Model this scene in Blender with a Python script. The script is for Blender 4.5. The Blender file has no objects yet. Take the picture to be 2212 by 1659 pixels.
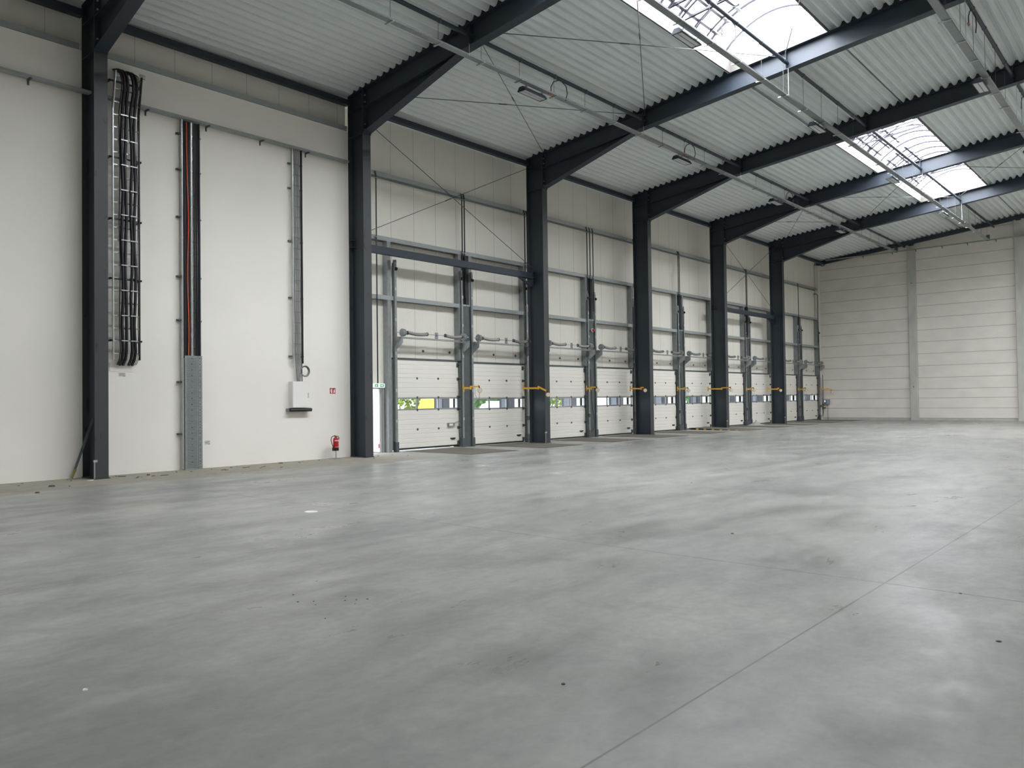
import bpy, math, random
from mathutils import Vector, Matrix
random.seed(7)
PI = math.pi
sc = bpy.context.scene
col = sc.collection

# ------------------------------------------------------------------ camera
F_PX, YAW, PITCH, ROLL = 1691.0872, 0.7209, 0.02, -0.0131
CAM = Vector((18.4753, -6.9578, 1.65))
fw = Vector((-math.sin(YAW)*math.cos(PITCH), math.cos(YAW)*math.cos(PITCH), math.sin(PITCH)))
rt = Vector((math.cos(YAW), math.sin(YAW), 0)); up = rt.cross(fw)
r2 = math.cos(ROLL)*rt + math.sin(ROLL)*up
u2 = -math.sin(ROLL)*rt + math.cos(ROLL)*up
cd = bpy.data.cameras.new('camera'); cam = bpy.data.objects.new('camera', cd); col.objects.link(cam)
cd.sensor_fit = 'HORIZONTAL'; cd.sensor_width = 36.0; cd.lens = F_PX*36.0/2212.0
cd.clip_start = 0.05; cd.clip_end = 400
M3 = Matrix((r2, u2, -fw)).transposed()
cam.matrix_world = Matrix.Translation(CAM) @ M3.to_4x4()
sc.camera = cam

# ------------------------------------------------------------------ sky, exposure
w = bpy.data.worlds.new('overcast_sky'); sc.world = w; w.use_nodes = True
nt = w.node_tree; bg = nt.nodes['Background']
tc = nt.nodes.new('ShaderNodeTexCoord'); sp = nt.nodes.new('ShaderNodeSeparateXYZ'); cr = nt.nodes.new('ShaderNodeValToRGB')
nt.links.new(tc.outputs['Generated'], sp.inputs[0]); nt.links.new(sp.outputs['Z'], cr.inputs[0]); nt.links.new(cr.outputs[0], bg.inputs[0])
cr.color_ramp.elements[0].position = 0.0; cr.color_ramp.elements[0].color = (0.95, 0.97, 1.0, 1)
cr.color_ramp.elements[1].position = 1.0; cr.color_ramp.elements[1].color = (0.80, 0.88, 1.0, 1)
SKY = 5.5          # overcast daylight outside
DOME = 30.0         # glow of the translucent skylight sheet
RIDGE_FILL = 15.0         # rooflight added beside the ridge, out of view, to raise the light level
SLOPE_FILL = 5.0          # rooflight added in the opposite slope, out of view, to brighten the hall
bg.inputs[1].default_value = SKY
sc.view_settings.view_transform = 'Standard'; sc.view_settings.look = 'None'
sc.view_settings.gamma = 1.0; sc.view_settings.use_curve_mapping = False
sc.view_settings.exposure = 0.0
sc.cycles.max_bounces = 12; sc.cycles.diffuse_bounces = 7
sc.cycles.sample_clamp_indirect = 6.0

# ------------------------------------------------------------------ materials
def srgb(r, g, b):
    f = lambda c: (c/255/12.92) if c/255 <= 0.04045 else ((c/255+0.055)/1.055)**2.4
    return (f(r), f(g), f(b), 1)
def mat(name, rgb, rough=0.5, metal=0.0, spec=0.5, noise=None, bump=None):
    """noise=(scale, amount, stretch) mottles the colour; bump=(scale, strength)."""
    m = bpy.data.materials.new(name); m.use_nodes = True
    t = m.node_tree; b = t.nodes['Principled BSDF']
    b.inputs['Base Color'].default_value = rgb; b.inputs['Roughness'].default_value = rough
    b.inputs['Metallic'].default_value = metal; b.inputs['Specular IOR Level'].default_value = spec
    if noise:
        g = t.nodes.new('ShaderNodeNewGeometry'); mp = t.nodes.new('ShaderNodeMapping'); n = t.nodes.new('ShaderNodeTexNoise')
        t.links.new(g.outputs['Position'], mp.inputs[0]); mp.inputs['Scale'].default_value = noise[2] if len(noise) > 2 else (1, 1, 1)
        t.links.new(mp.outputs[0], n.inputs['Vector']); n.inputs['Scale'].default_value = noise[0]; n.inputs['Detail'].default_value = 6
        r = t.nodes.new('ShaderNodeValToRGB'); a = noise[1]
        r.color_ramp.elements[0].position = 0.3; r.color_ramp.elements[1].position = 0.7
        r.color_ramp.elements[0].color = tuple(c*(1-a) for c in rgb[:3])+(1,); r.color_ramp.elements[1].color = tuple(min(1, c*(1+a)) for c in rgb[:3])+(1,)
        t.links.new(n.outputs['Fac'], r.inputs[0]); t.links.new(r.outputs[0], b.inputs['Base Color'])
    if bump:
        n2 = t.nodes.new('ShaderNodeTexNoise'); n2.inputs['Scale'].default_value = bump[0]; n2.inputs['Detail'].default_value = 5
        g2 = t.nodes.new('ShaderNodeNewGeometry'); t.links.new(g2.outputs['Position'], n2.inputs['Vector'])
        bp = t.nodes.new('ShaderNodeBump'); bp.inputs['Strength'].default_value = bump[1]; bp.inputs['Distance'].default_value = 0.02
        t.links.new(n2.outputs['Fac'], bp.inputs['Height']); t.links.new(bp.outputs[0], b.inputs['Normal'])
    return m
def emit(name, rgb, s):
    m = bpy.data.materials.new(name); m.use_nodes = True; t = m.node_tree
    b = t.nodes['Principled BSDF']; b.inputs['Base Color'].default_value = rgb
    b.inputs['Emission Color'].default_value = rgb; b.inputs['Emission Strength'].default_value = s
    return m

M = {}
M['render'] = mat('white_render', srgb(240, 236, 228), 0.75, noise=(0.5, 0.025), bump=(30, 0.05))
M['precast'] = mat('precast_concrete', srgb(228, 222, 213), 0.8, noise=(0.9, 0.05, (1, 1, 2.0)), bump=(25, 0.08))
M['concrete'] = mat('grey_concrete', srgb(186, 184, 178), 0.8, noise=(2.5, 0.12, (1, 1, 0.4)), bump=(18, 0.15))
M['deck'] = mat('roof_deck_coating', srgb(224, 230, 230), 0.45, noise=(1.2, 0.03))
M['panel'] = mat('door_panel_coating', srgb(236, 233, 224), 0.45)
M['alu'] = mat('anodised_aluminium', srgb(168, 170, 172), 0.35, 0.6)
M['galv'] = mat('galvanised_steel', srgb(138, 143, 143), 0.45, 0.2, noise=(9, 0.1))
M['galvl'] = mat('light_galvanised_steel', srgb(158, 163, 162), 0.45, 0.15, noise=(9, 0.06))
M['seal'] = mat('joint_sealant', srgb(178, 173, 165), 0.9)
M['galvb'] = mat('bright_galvanised_steel', srgb(190, 194, 194), 0.32, 0.75, noise=(14, 0.08))
M['galvd'] = mat('dull_galvanised_steel', srgb(88, 93, 95), 0.5, 0.3, noise=(6, 0.1))
M['steel'] = mat('anthracite_paint', srgb(44, 53, 64), 0.5)
M['spring'] = mat('oiled_spring_steel', srgb(165, 162, 158), 0.35, 0.4)
M['black'] = mat('black_rubber', srgb(24, 24, 27), 0.5)
M['cable'] = mat('black_cable_sheath', srgb(33, 33, 38), 0.42)
M['gcable'] = mat('grey_cable_sheath', srgb(120, 122, 122), 0.5)
M['orange'] = mat('orange_cable_sheath', srgb(214, 92, 60), 0.5)
M['yellow'] = mat('yellow_paint', srgb(226, 170, 48), 0.45)
M['red'] = mat('red_paint', srgb(176, 28, 38), 0.3)
M['white'] = mat('white_powder_coat', srgb(236, 234, 229), 0.5)
M['paper'] = mat('paper', srgb(205, 203, 198), 0.8)
M['ink'] = mat('ink', srgb(90, 90, 95), 0.8)
M['green'] = emit('exit_sign_green', srgb(40, 165, 110), 0.35)
M['exitw'] = emit('exit_sign_white', srgb(235, 245, 240), 0.6)
M['lens'] = mat('lamp_lens', srgb(205, 208, 212), 0.2)
M['curb'] = mat('skylight_curb_lining', srgb(88, 85, 82), 0.6)
M['dome'] = emit('translucent_skylight_sheet', (0.93, 0.96, 1.0, 1), DOME)
M['slope_fill'] = emit('added_slope_light_sheet', (0.95, 0.97, 1.0, 1), SLOPE_FILL)
M['ridge_fill'] = emit('added_ridge_light_sheet', (0.95, 0.97, 1.0, 1), RIDGE_FILL)
M['bar'] = mat('skylight_aluminium', srgb(44, 42, 52), 0.5)
M['shelter'] = mat('dock_shelter_fabric', srgb(62, 65, 73), 0.6, noise=(6, 0.25))
M['shelterl'] = mat('grey_shelter_fabric', srgb(120, 124, 134), 0.7, noise=(4, 0.2, (1, 1, 0.15)))
M['asphalt'] = mat('yard_asphalt', srgb(150, 150, 148), 0.9, noise=(2, 0.1))
M['leaf'] = mat('hedge_foliage', srgb(84, 124, 70), 0.8, noise=(1.5, 0.35))
M['leafy'] = mat('yellow_green_foliage', srgb(130, 150, 60), 0.8, noise=(1.5, 0.3))
M['bark'] = mat('bark', srgb(92, 74, 58), 0.9)
M['tyre'] = mat('tyre', srgb(30, 30, 32), 0.8)
M['vanyellow'] = mat('yellow_bodywork', srgb(250, 205, 20), 0.35)
M['vangreen'] = mat('green_bodywork', srgb(90, 180, 80), 0.35)
M['vanred'] = mat('red_bodywork', srgb(200, 70, 60), 0.35)
M['lump'] = mat('debris', srgb(78, 68, 56), 0.9, noise=(20, 0.3))
M['dust'] = mat('grey_dust', srgb(165, 165, 160), 0.95, noise=(8, 0.12))
M['wood'] = mat('dirty_wood', srgb(96, 88, 70), 0.9, noise=(9, 0.2))
M['screen'] = emit('control_display', srgb(210, 225, 255), 1.0)
M['blue'] = mat('blue_plastic', srgb(60, 80, 130), 0.5)

# glazing: thin clear pane
g = bpy.data.materials.new('clear_glazing'); g.use_nodes = True; t = g.node_tree
for n in list(t.nodes):
    if n.type == 'BSDF_PRINCIPLED': t.nodes.remove(n)
tr = t.nodes.new('ShaderNodeBsdfTransparent'); gl = t.nodes.new('ShaderNodeBsdfGlossy'); mx = t.nodes.new('ShaderNodeMixShader')
tr.inputs[0].default_value = (0.93, 0.95, 0.95, 1); gl.inputs['Roughness'].default_value = 0.03
mx.inputs[0].default_value = 0.06; t.links.new(tr.outputs[0], mx.inputs[1]); t.links.new(gl.outputs[0], mx.inputs[2])
t.links.new(mx.outputs[0], t.nodes['Material Output'].inputs[0]); M['glass'] = g

def steel_column_mat():
    """anthracite paint with grey-brown primer showing in worn, ragged patches on the flanges."""
    m = mat('worn_anthracite_paint', srgb(44, 53, 62), 0.45)
    t = m.node_tree; b = t.nodes['Principled BSDF']
    geo = t.nodes.new('ShaderNodeNewGeometry'); mp = t.nodes.new('ShaderNodeMapping'); mp.inputs['Scale'].default_value = (1.2, 1.6, 0.55)
    n = t.nodes.new('ShaderNodeTexNoise'); n.inputs['Scale'].default_value = 3.2; n.inputs['Detail'].default_value = 3; n.inputs['Distortion'].default_value = 0.6
    t.links.new(geo.outputs['Position'], mp.inputs[0]); t.links.new(mp.outputs[0], n.inputs['Vector'])
    r = t.nodes.new('ShaderNodeValToRGB'); e = r.color_ramp.elements
    e[0].position = 0.335; e[0].color = srgb(42, 45, 50); e[1].position = 0.345; e[1].color = srgb(60, 62, 65)
    t.links.new(n.outputs['Fac'], r.inputs[0])
    sn = t.nodes.new('ShaderNodeSeparateXYZ'); t.links.new(geo.outputs['Normal'], sn.inputs[0])
    gt = t.nodes.new('ShaderNodeMath'); gt.operation = 'GREATER_THAN'; gt.inputs[1].default_value = 0.9; t.links.new(sn.outputs['X'], gt.inputs[0])
    sx = t.nodes.new('ShaderNodeMix'); sx.data_type = 'RGBA'; sx.inputs['A'].default_value = srgb(44, 53, 62)
    t.links.new(gt.outputs[0], sx.inputs['Factor']); t.links.new(r.outputs[0], sx.inputs['B']); t.links.new(sx.outputs['Result'], b.inputs['Base Color'])
    return m
M['colsteel'] = steel_column_mat()

def floor_mat():
    m = bpy.data.materials.new('power_floated_concrete'); m.use_nodes = True
    t = m.node_tree; b = t.nodes['Principled BSDF']; N = t.nodes.new; L = t.links.new
    geo = N('ShaderNodeNewGeometry'); sep = N('ShaderNodeSeparateXYZ'); L(geo.outputs['Position'], sep.inputs[0])
    def noise(scale, stretch, detail=6, dist=0.0, rot=0.0, rough=0.55):
        mp = N('ShaderNodeMapping'); mp.inputs['Scale'].default_value = stretch; mp.inputs['Rotation'].default_value = (0, 0, rot)
        L(geo.outputs['Position'], mp.inputs[0]); n = N('ShaderNodeTexNoise'); n.inputs['Scale'].default_value = scale
        n.inputs['Detail'].default_value = detail; n.inputs['Distortion'].default_value = dist; n.inputs['Roughness'].default_value = rough
        L(mp.outputs[0], n.inputs['Vector']); return n.outputs['Fac']
    def ramp(fac, p0, c0, p1, c1):
        r = N('ShaderNodeValToRGB'); e = r.color_ramp.elements; e[0].position = p0; e[0].color = c0; e[1].position = p1; e[1].color = c1; L(fac, r.inputs[0]); return r.outputs[0]
    def mix(f, a, bb, mode='MIX'):
        x = N('ShaderNodeMix'); x.data_type = 'RGBA'; x.blend_type = mode
        if isinstance(f, float): x.inputs['Factor'].default_value = f
        else: L(f, x.inputs['Factor'])
        for s, v in (('A', a), ('B', bb)):
            if isinstance(v, tuple): x.inputs[s].default_value = v
            else: L(v, x.inputs[s])
        return x.outputs['Result']
    def mth(op, a, bb=None, c=None):
        x = N('ShaderNodeMath'); x.operation = op
        for k, v in enumerate((a, bb, c)):
            if v is None: continue
            if isinstance(v, (int, float)): x.inputs[k].default_value = v
            else: L(v, x.inputs[k])
        return x.outputs[0]
    base = ramp(noise(0.22, (1, 1, 1), 4), 0.3, srgb(130, 130, 127), 0.7, srgb(148, 147, 141))
    streak = ramp(noise(1.3, (1.0, 0.28, 1), 7, 0.5, 0.9), 0.32, (0.80, 0.80, 0.80, 1), 0.62, (1.06, 1.06, 1.05, 1))
    c = mix(1.0, base, streak, 'MULTIPLY')
    swirl = ramp(noise(0.9, (1, 1, 1), 8, 1.8), 0.30, (0.82, 0.82, 0.84, 1), 0.48, (1, 1, 1, 1))
    c = mix(0.7, c, swirl, 'MULTIPLY')
    midt = ramp(noise(4.5, (1, 0.65, 1), 9, 0.4, 0.75, 0.7), 0.33, (0.88, 0.885, 0.89, 1), 0.66, (1.07, 1.07, 1.06, 1))
    c = mix(1.0, c, midt, 'MULTIPLY')
    fine = ramp(noise(14, (1, 1, 1), 6), 0.3, (0.94, 0.94, 0.94, 1), 0.7, (1.04, 1.04, 1.04, 1))
    c = mix(1.0, c, fine, 'MULTIPLY')
    # brown skid crescents
    sk = ramp(noise(3.1, (1.0, 0.40, 1), 2, 1.6, -0.5), 0.70, (0, 0, 0, 1), 0.92, (1, 1, 1, 1))
    c = mix(mth('MULTIPLY', sk, 0.30), c, srgb(104, 96, 88))
    # pale plaster spills
    pl = ramp(noise(1.1, (1, 1, 1), 6, 0.4, 0.3), 0.76, (0, 0, 0, 1), 0.86, (1, 1, 1, 1))
    c = mix(mth('MULTIPLY', pl, 0.3), c, srgb(196, 194, 184))
    # saw-cut joints: Y = const and X = const grids
    def joint(axis, pos, half):
        d = mth('ABSOLUTE', mth('SUBTRACT', sep.outputs[axis], pos))
        return mth('LESS_THAN', d, half)
    j = joint('Y', 0.36, 0.012)
    for a, p in (('X', 16.36), ('X', 10.55), ('Y', 15.9), ('Y', 30.9), ('X', 22.2)):
        j = mth('MAXIMUM', j, joint(a, p, 0.007))
    c = mix(mth('MULTIPLY', j, 0.7), c, srgb(80, 80, 78))
    # sandy dirt swept along the wall
    edge = mth('ADD', sep.outputs['X'], mth('MULTIPLY', mth('SUBTRACT', noise(0.9, (1, 1, 1), 5), 0.5), 3.2))
    dn = N('ShaderNodeMapRange'); dn.inputs['From Min'].default_value = 2.1; dn.inputs['From Max'].default_value = 1.0; L(edge, dn.inputs['Value'])
    dy = N('ShaderNodeMapRange'); dy.inputs['From Min'].default_value = 9.6; dy.inputs['From Max'].default_value = 7.4; L(sep.outputs['Y'], dy.inputs['Value'])
    dirt = mth('MULTIPLY', dn.outputs[0], dy.outputs[0])
    dc = ramp(noise(5, (1, 1, 1), 8), 0.3, srgb(98, 90, 74), 0.7, srgb(140, 131, 112))
    c = mix(mth('MULTIPLY', dirt, 0.85), c, dc)
    # light dust along the dock doors
    d2 = N('ShaderNodeMapRange'); d2.inputs['From Min'].default_value = 2.6; d2.inputs['From Max'].default_value = 0.8; L(edge, d2.inputs['Value'])
    c = mix(mth('MULTIPLY', d2.outputs[0], 0.35), c, srgb(178, 174, 164))
    L(c, b.inputs['Base Color'])
    rg = N('ShaderNodeMapRange'); rg.inputs['From Min'].default_value = 0.3; rg.inputs['From Max'].default_value = 0.7
    rg.inputs['To Min'].default_value = 0.22; rg.inputs['To Max'].default_value = 0.62
    L(noise(1.1, (1, 0.5, 1), 9, 0.3, 0.7, 0.7), rg.inputs['Value'])
    L(mth('ADD', rg.outputs[0], mth('MULTIPLY', dn.outputs[0], 0.4)), b.inputs['Roughness'])
    b.inputs['Specular IOR Level'].default_value = 0.28
    bp = N('ShaderNodeBump'); bp.inputs['Strength'].default_value = 0.12; bp.inputs['Distance'].default_value = 0.01
    L(noise(7, (1, 0.6, 1), 4), bp.inputs['Height']); L(bp.outputs[0], b.inputs['Normal'])
    return m
M['floor'] = floor_mat()

def plate_mat():
    m = mat('steel_tread_plate', srgb(98, 94, 86), 0.85, 0.0, 0.2)
    t = m.node_tree; b = t.nodes['Principled BSDF']
    geo = t.nodes.new('ShaderNodeNewGeometry'); v = t.nodes.new('ShaderNodeTexVoronoi'); v.inputs['Scale'].default_value = 16
    r = t.nodes.new('ShaderNodeValToRGB'); r.color_ramp.elements[0].color = srgb(76, 72, 65); r.color_ramp.elements[1].color = srgb(110, 106, 97); r.color_ramp.elements[1].position = 0.6
    t.links.new(geo.outputs['Position'], v.inputs['Vector']); t.links.new(v.outputs['Distance'], r.inputs[0]); t.links.new(r.outputs[0], b.inputs['Base Color'])
    return m
M['plate'] = plate_mat()

# ------------------------------------------------------------------ mesh helpers
class MB:
    def __init__(s): s.v = []; s.f = []; s.m = []; s.cur = 0
    def box(s, x0, x1, y0, y1, z0, z1):
        n = len(s.v)
        s.v += [(x, y, z) for z in (z0, z1) for y in (y0, y1) for x in (x0, x1)]
        for q in ((0, 2, 3, 1), (4, 5, 7, 6), (0, 1, 5, 4), (2, 6, 7, 3), (0, 4, 6, 2), (1, 3, 7, 5)):
            s.f.append(tuple(n+i for i in q)); s.m.append(s.cur)
        return s
    def quad(s, *p):
        n = len(s.v); s.v += [tuple(q) for q in p]; s.f.append(tuple(range(n, n+len(p)))); s.m.append(s.cur); return s
    def prism(s, pts, a, b, axis='y'):
        """pts: closed polygon in the plane across the axis; extruded from a to b."""
        n = len(s.v); k = len(pts)
        def P(p, h):
            return {'y': (p[0], h, p[1]), 'x': (h, p[0], p[1]), 'z': (p[0], p[1], h)}[axis]
        s.v += [P(p, a) for p in pts] + [P(p, b) for p in pts]
        s.f.append(tuple(range(n, n+k))); s.f.append(tuple(range(n+2*k-1, n+k-1, -1))); s.m += [s.cur]*2
        for i in range(k):
            j = (i+1) % k
            s.f.append((n+i, n+j, n+k+j, n+k+i)); s.m.append(s.cur)
        return s
    def tube(s, path, r, k=8, cap=True):
        path = [Vector(p) for p in path]; rings = []
        prev = None
        for i, p in enumerate(path):
            d = (path[min(i+1, len(path)-1)] - path[max(i-1, 0)]).normalized()
            if prev is None:
                a = d.cross(Vector((0, 0, 1)))
                if a.length < 1e-3: a = d.cross(Vector((1, 0, 0)))
                a.normalize()
            else:
                a = (prev - d*prev.dot(d)).normalized()
            prev = a; b = d.cross(a)
            rr = r[i] if isinstance(r, (list, tuple)) else r
            n = len(s.v); s.v += [tuple(p + rr*(math.cos(2*PI*j/k)*a + math.sin(2*PI*j/k)*b)) for j in range(k)]
            rings.append(n)
        for q in range(len(rings)-1):
            for j in range(k):
                s.f.append((rings[q]+j, rings[q]+(j+1) % k, rings[q+1]+(j+1) % k, rings[q+1]+j)); s.m.append(s.cur)
        if cap:
            s.f.append(tuple(rings[0]+j for j in reversed(range(k)))); s.f.append(tuple(rings[-1]+j for j in range(k))); s.m += [s.cur]*2
        return s
    def bar(s, p, q, w, h):
        """rectangular bar from p to q, w across, h high."""
        p, q = Vector(p), Vector(q); d = (q-p).normalized()
        a = d.cross(Vector((0, 0, 1)))
        if a.length < 1e-3: a = Vector((0, 1, 0))
        a.normalize(); b = a.cross(d); n = len(s.v)
        for c in (p, q):
            for i, j in ((-1, -1), (1, -1), (1, 1), (-1, 1)): s.v.append(tuple(c + a*i*w/2 + b*j*h/2))
        for qd in ((0, 1, 2, 3), (7, 6, 5, 4), (0, 4, 5, 1), (1, 5, 6, 2), (2, 6, 7, 3), (3, 7, 4, 0)):
            s.f.append(tuple(n+i for i in qd)); s.m.append(s.cur)
        return s
    def build(s, name, mats, parent=None, smooth=False):
        me = bpy.data.meshes.new(name); me.from_pydata(s.v, [], s.f)
        for m in (mats if isinstance(mats, (list, tuple)) else [mats]): me.materials.append(m)
        me.polygons.foreach_set('material_index', s.m)
        me.validate(); me.update()
        import bmesh
        bm = bmesh.new(); bm.from_mesh(me); bmesh.ops.recalc_face_normals(bm, faces=bm.faces); bm.to_mesh(me); bm.free()
        if smooth:
            me.polygons.foreach_set('use_smooth', [True]*len(me.polygons))
            me.set_sharp_from_angle(angle=math.radians(40))
        o = bpy.data.objects.new(name, me); col.objects.link(o)
        if parent: o.parent = parent
        return o

def thing(name, label, cat, loc=(0, 0, 0), group=None, rz=0.0):
    o = bpy.data.objects.new(name, None); col.objects.link(o); o.empty_display_size = 0.2
    o.location = loc; o.rotation_euler = (0, 0, rz)
    o['label'] = label; o['category'] = cat; o['kind'] = 'thing'
    if group: o['group'] = group
    return o
def tag(o, label, cat, group=None, kind='thing'):
    o['label'] = label; o['category'] = cat; o['kind'] = kind
    if group: o['group'] = group
    return o
def struct(o, label=None):
    o['kind'] = 'structure'
    if label: o['label'] = label
    return o
def dup(root, loc, label=None, group=None, rz=None):
    def cp(o, parent):
        c = o.copy(); col.objects.link(c)
        if parent: c.parent = parent
        for ch in o.children: cp(ch, c)
        return c
    r = cp(root, None); r.location = loc
    if rz is not None: r.rotation_euler = (0, 0, rz)
    if label: r['label'] = label
    if group: r['group'] = group
    return r

# ------------------------------------------------------------------ layout
YC = [0.0, 7.507, 15.94, 23.424, 30.908, 38.469]      # near faces of the columns
FW = 0.29                                             # flange width
CD = 0.78                                             # column depth
XWL = -0.72                                           # face of the white wall
YE = 47.6                                             # end wall
RIDGE, XR, YB = 23.0, 46.0, -30.0
def zr(x): return 10.97 + 0.11*(x if x <= RIDGE else 2*RIDGE - x)
DOORS = [(9.70, 12.60), (13.25, 16.14), (17.27, 20.20), (20.89, 23.84), (24.96, 27.91), (28.63, 31.56), (32.70, 35.63), (36.40, 39.38), (40.56, 43.53), (44.24, 47.20)]
XD = -1.25                                            # inner face of the dock doors
XW = -1.38                                            # inner face of the cladding
SKY_RUNS = [(-22.2, -14.8), (0.33, 15.90), (23.75, 38.33)]  # first run is out of view, added for light; the others are visible
NX0, NX1, NRUN = 33.0, 37.0, (-2.0, 44.0)             # unseen rooflight added in the opposite slope as fill light
MX0, MX1, MRUN = 19.2, 22.2, (23.75, 46.0)            # unseen skylight row added beside the ridge as fill light
SX0, SX1 = 7.65, 10.65
COLN = ['nearest', 'second', 'third', 'fourth', 'fifth', 'farthest']
BAY = ['along the white rendered wall', 'in the bay with the exit sign', 'in the bay with the red beacon', 'in the bay with the raised striped dock plate',
       'in the bay with the dust heap', 'in the last bay before the end wall']

# ------------------------------------------------------------------ floor, ground
f = MB()
f.box(-1.75, XR, YB, YE+0.3, -0.3, 0.0); struct(f.build('floor', M['floor']))
g_ = MB().box(-90, -1.75, -60, 140, -1.3, -1.2); struct(g_.build('ground', M['asphalt']))

# ------------------------------------------------------------------ walls
b = MB().box(-1.0, XWL, YB, YC[1]+0.06, 0, 9.83)
struct(b.build('wall_left', M['render']), 'smooth white rendered wall of the near bays')
b = MB()
# cladding above the render wall
b.box(-1.2, -0.98, YB, YC[1]+0.1, 9.83, 11.0)
for y in range(-6, 8):
    b.cur = 1; b.box(-0.981, -0.979, y+0.31, y+0.322, 9.98, 10.95)
b.cur = 0
def cladding(b, y0, y1, z0, z1, x=XW, rib=0.083, joint=1.0):
    """vertical-ribbed sandwich panel: shallow micro ribs and an open seam each metre."""
    b.cur = 1; b.box(x-0.15, x-0.008, y0, y1, z0, z1); b.cur = 0
    y = math.floor(y0/joint)*joint-0.28
    while y < y1:
        a, c = max(y0, y+0.007), min(y1, y+joint-0.007)
        if c > a:
            k = max(1, int(round((c-a)/rib))); st = (c-a)/k
            for i in range(k):
                s0 = a+i*st
                b.quad((x-0.005, s0, z0), (x, s0+st*0.2, z0), (x, s0+st*0.2, z1), (x-0.005, s0, z1))
                b.quad((x, s0+st*0.2, z0), (x, s0+st*0.8, z0), (x, s0+st*0.8, z1), (x, s0+st*0.2, z1))
                b.quad((x, s0+st*0.8, z0), (x-0.005, s0+st, z0), (x-0.005, s0+st, z1), (x, s0+st*0.8, z1))
        y += joint
cladding(b, YC[1]+0.1, YE, 3.02, 11.0)
prev = 8.25
PDOOR = (8.25, 9.20)
cladding(b, YC[1]+0.1, PDOOR[0], 0, 3.02); cladding(b, PDOOR[1], DOORS[0][0]-0.02, 0, 3.02); cladding(b, PDOOR[0], PDOOR[1], 2.08, 3.02)
for i in range(len(DOORS)):
    a = DOORS[i][1]+0.02; c = DOORS[i+1][0]-0.02 if i < 9 else YE
    cladding(b, a, c, 0, 3.02)
M['clad'] = mat('cladding_coating', srgb(232, 229, 218), 0.5)
M['seam'] = mat('cladding_seam', srgb(178, 175, 165), 0.8)
wl = struct(b.build('wall_left', [M['clad'], M['seam']]), 'off-white ribbed cladding of the dock wall')
# small fixing discs on the cladding above each dock door
pd = None
for (a, c) in DOORS:
    for fr_ in (0.04, 0.47, 0.9):
        d = MB(); y = a + fr_*(c-a)
        d.tube([(XW+0.002, y, 3.34), (XW+0.02, y, 3.34)], 0.045, 14)
        o = d.build('fixing_disc', M['galvd'], wl)
# reveal frame round the openings outside (white trim)
b = MB()
for (a, c) in DOORS:
    b.box(-1.72, XW+0.0, a-0.06, a-0.02, 0, 3.0); b.box(-1.72, XW+0.0, c+0.02, c+0.06, 0, 3.0); b.box(-1.72, XW+0.0, a, c, 3.0, 3.04)
struct(b.build('trim_1', M['white']))

# end wall: precast panels with grooves between them
JZ = [0.13, 0.76, 1.40, 1.98, 2.69, 3.45, 4.21, 4.97, 5.72, 6.49, 7.25, 8.0, 8.74, 9.52, 10.23, 10.95, 11.7, 12.5]
b = MB()
zz = [0.0]+JZ
for k in range(len(zz)):
    z0 = zz[k]; z1 = zz[k+1] if k+1 < len(zz) else 13.8
    b.cur = 1 if k == 0 else 0
    off = 0.012 if k == 0 else 0.0
    g0 = 0.03 if k else 0
    b.box(-1.5, XR, YE-off, YE+0.2, z0+g0, z1)
    b.cur = 2; b.box(-1.5, XR, YE+0.02, YE+0.2, z0, z0+g0+0.001)
struct(b.build('wall_end', [M['precast'], M['concrete'], M['seal']]), 'precast concrete plank end wall')
b = MB().box(-1.5, XR, YB-0.3, YB, 0, 13.6); struct(b.build('wall_back', M['precast']))
b = MB().box(XR, XR+0.3, YB, YE, 0, 11.5); struct(b.build('wall_right', M['precast']))

# precast columns on the end wall
for (x0, x1, lab) in ((4.55, 5.02, 'slim grey concrete column standing in the middle of the end wall'), (10.40, 10.95, 'grey concrete column of the end wall at the picture edge'), (-1.37, -1.06, 'narrow concrete corner column beside the last dock door')):
    t_ = thing('concrete_column', lab, 'column', ((x0+x1)/2, YE-0.02, 0), 'concrete columns of the end wall')
    h = (x1-x0)/2; zt = zr(x0)-0.35 if x0 > 0 else 10.6
    if x0 > 10: zt = 11.9
    MB().prism([(-h, 0.0), (-h, -0.20), (-h+0.03, -0.23), (h-0.03, -0.23), (h, -0.20), (h, 0.0)], 0, zt, 'z').build('shaft', M['concrete'] if x0 > 0 else M['precast'], t_)
    if 0 < x0 < 10:
        for z in (2.13, 8.75):
            MB().tube([(0.0, -0.228, z), (0.0, -0.24, z)], 0.03, 10).build('lifting_socket', M['black'], t_)

# ------------------------------------------------------------------ roof deck
P_, DH = 0.28, 0.135
def deck(b, x0, x1, y0, y1):
    prof = []
    k = math.floor(x0/P_)
    while k*P_ < x1:
        xa = k*P_
        for dx, dz in ((0.0, 0.0), (0.045, 0.0), (0.10, 0.06), (0.108, 0.075), (0.13, DH), (0.152, DH), (0.1625, DH-0.018), (0.173, DH), (0.195, DH), (0.217, 0.075), (0.225, 0.06), (0.28, 0.0)):
            x = xa+dx
            if x0-1e-6 <= x <= x1+1e-6: prof.append((x, zr(x)+0.004+dz))
        k += 1
    pr = [prof[0]]
    for p in prof[1:]:
        if p[0] > pr[-1][0]+1e-5: pr.append(p)
    for p, q in zip(pr, pr[1:]):
        b.quad((p[0], y0, p[1]), (q[0], y0, q[1]), (q[0], y1, q[1]), (p[0], y1, p[1]))
def slab(b, x0, x1, y0, y1):
    for z in (0.16, 0.42):
        b.quad((x0, y0, zr(x0)+z), (x1, y0, zr(x1)+z), (x1, y1, zr(x1)+z), (x0, y1, zr(x0)+z))
b = MB()
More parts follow.
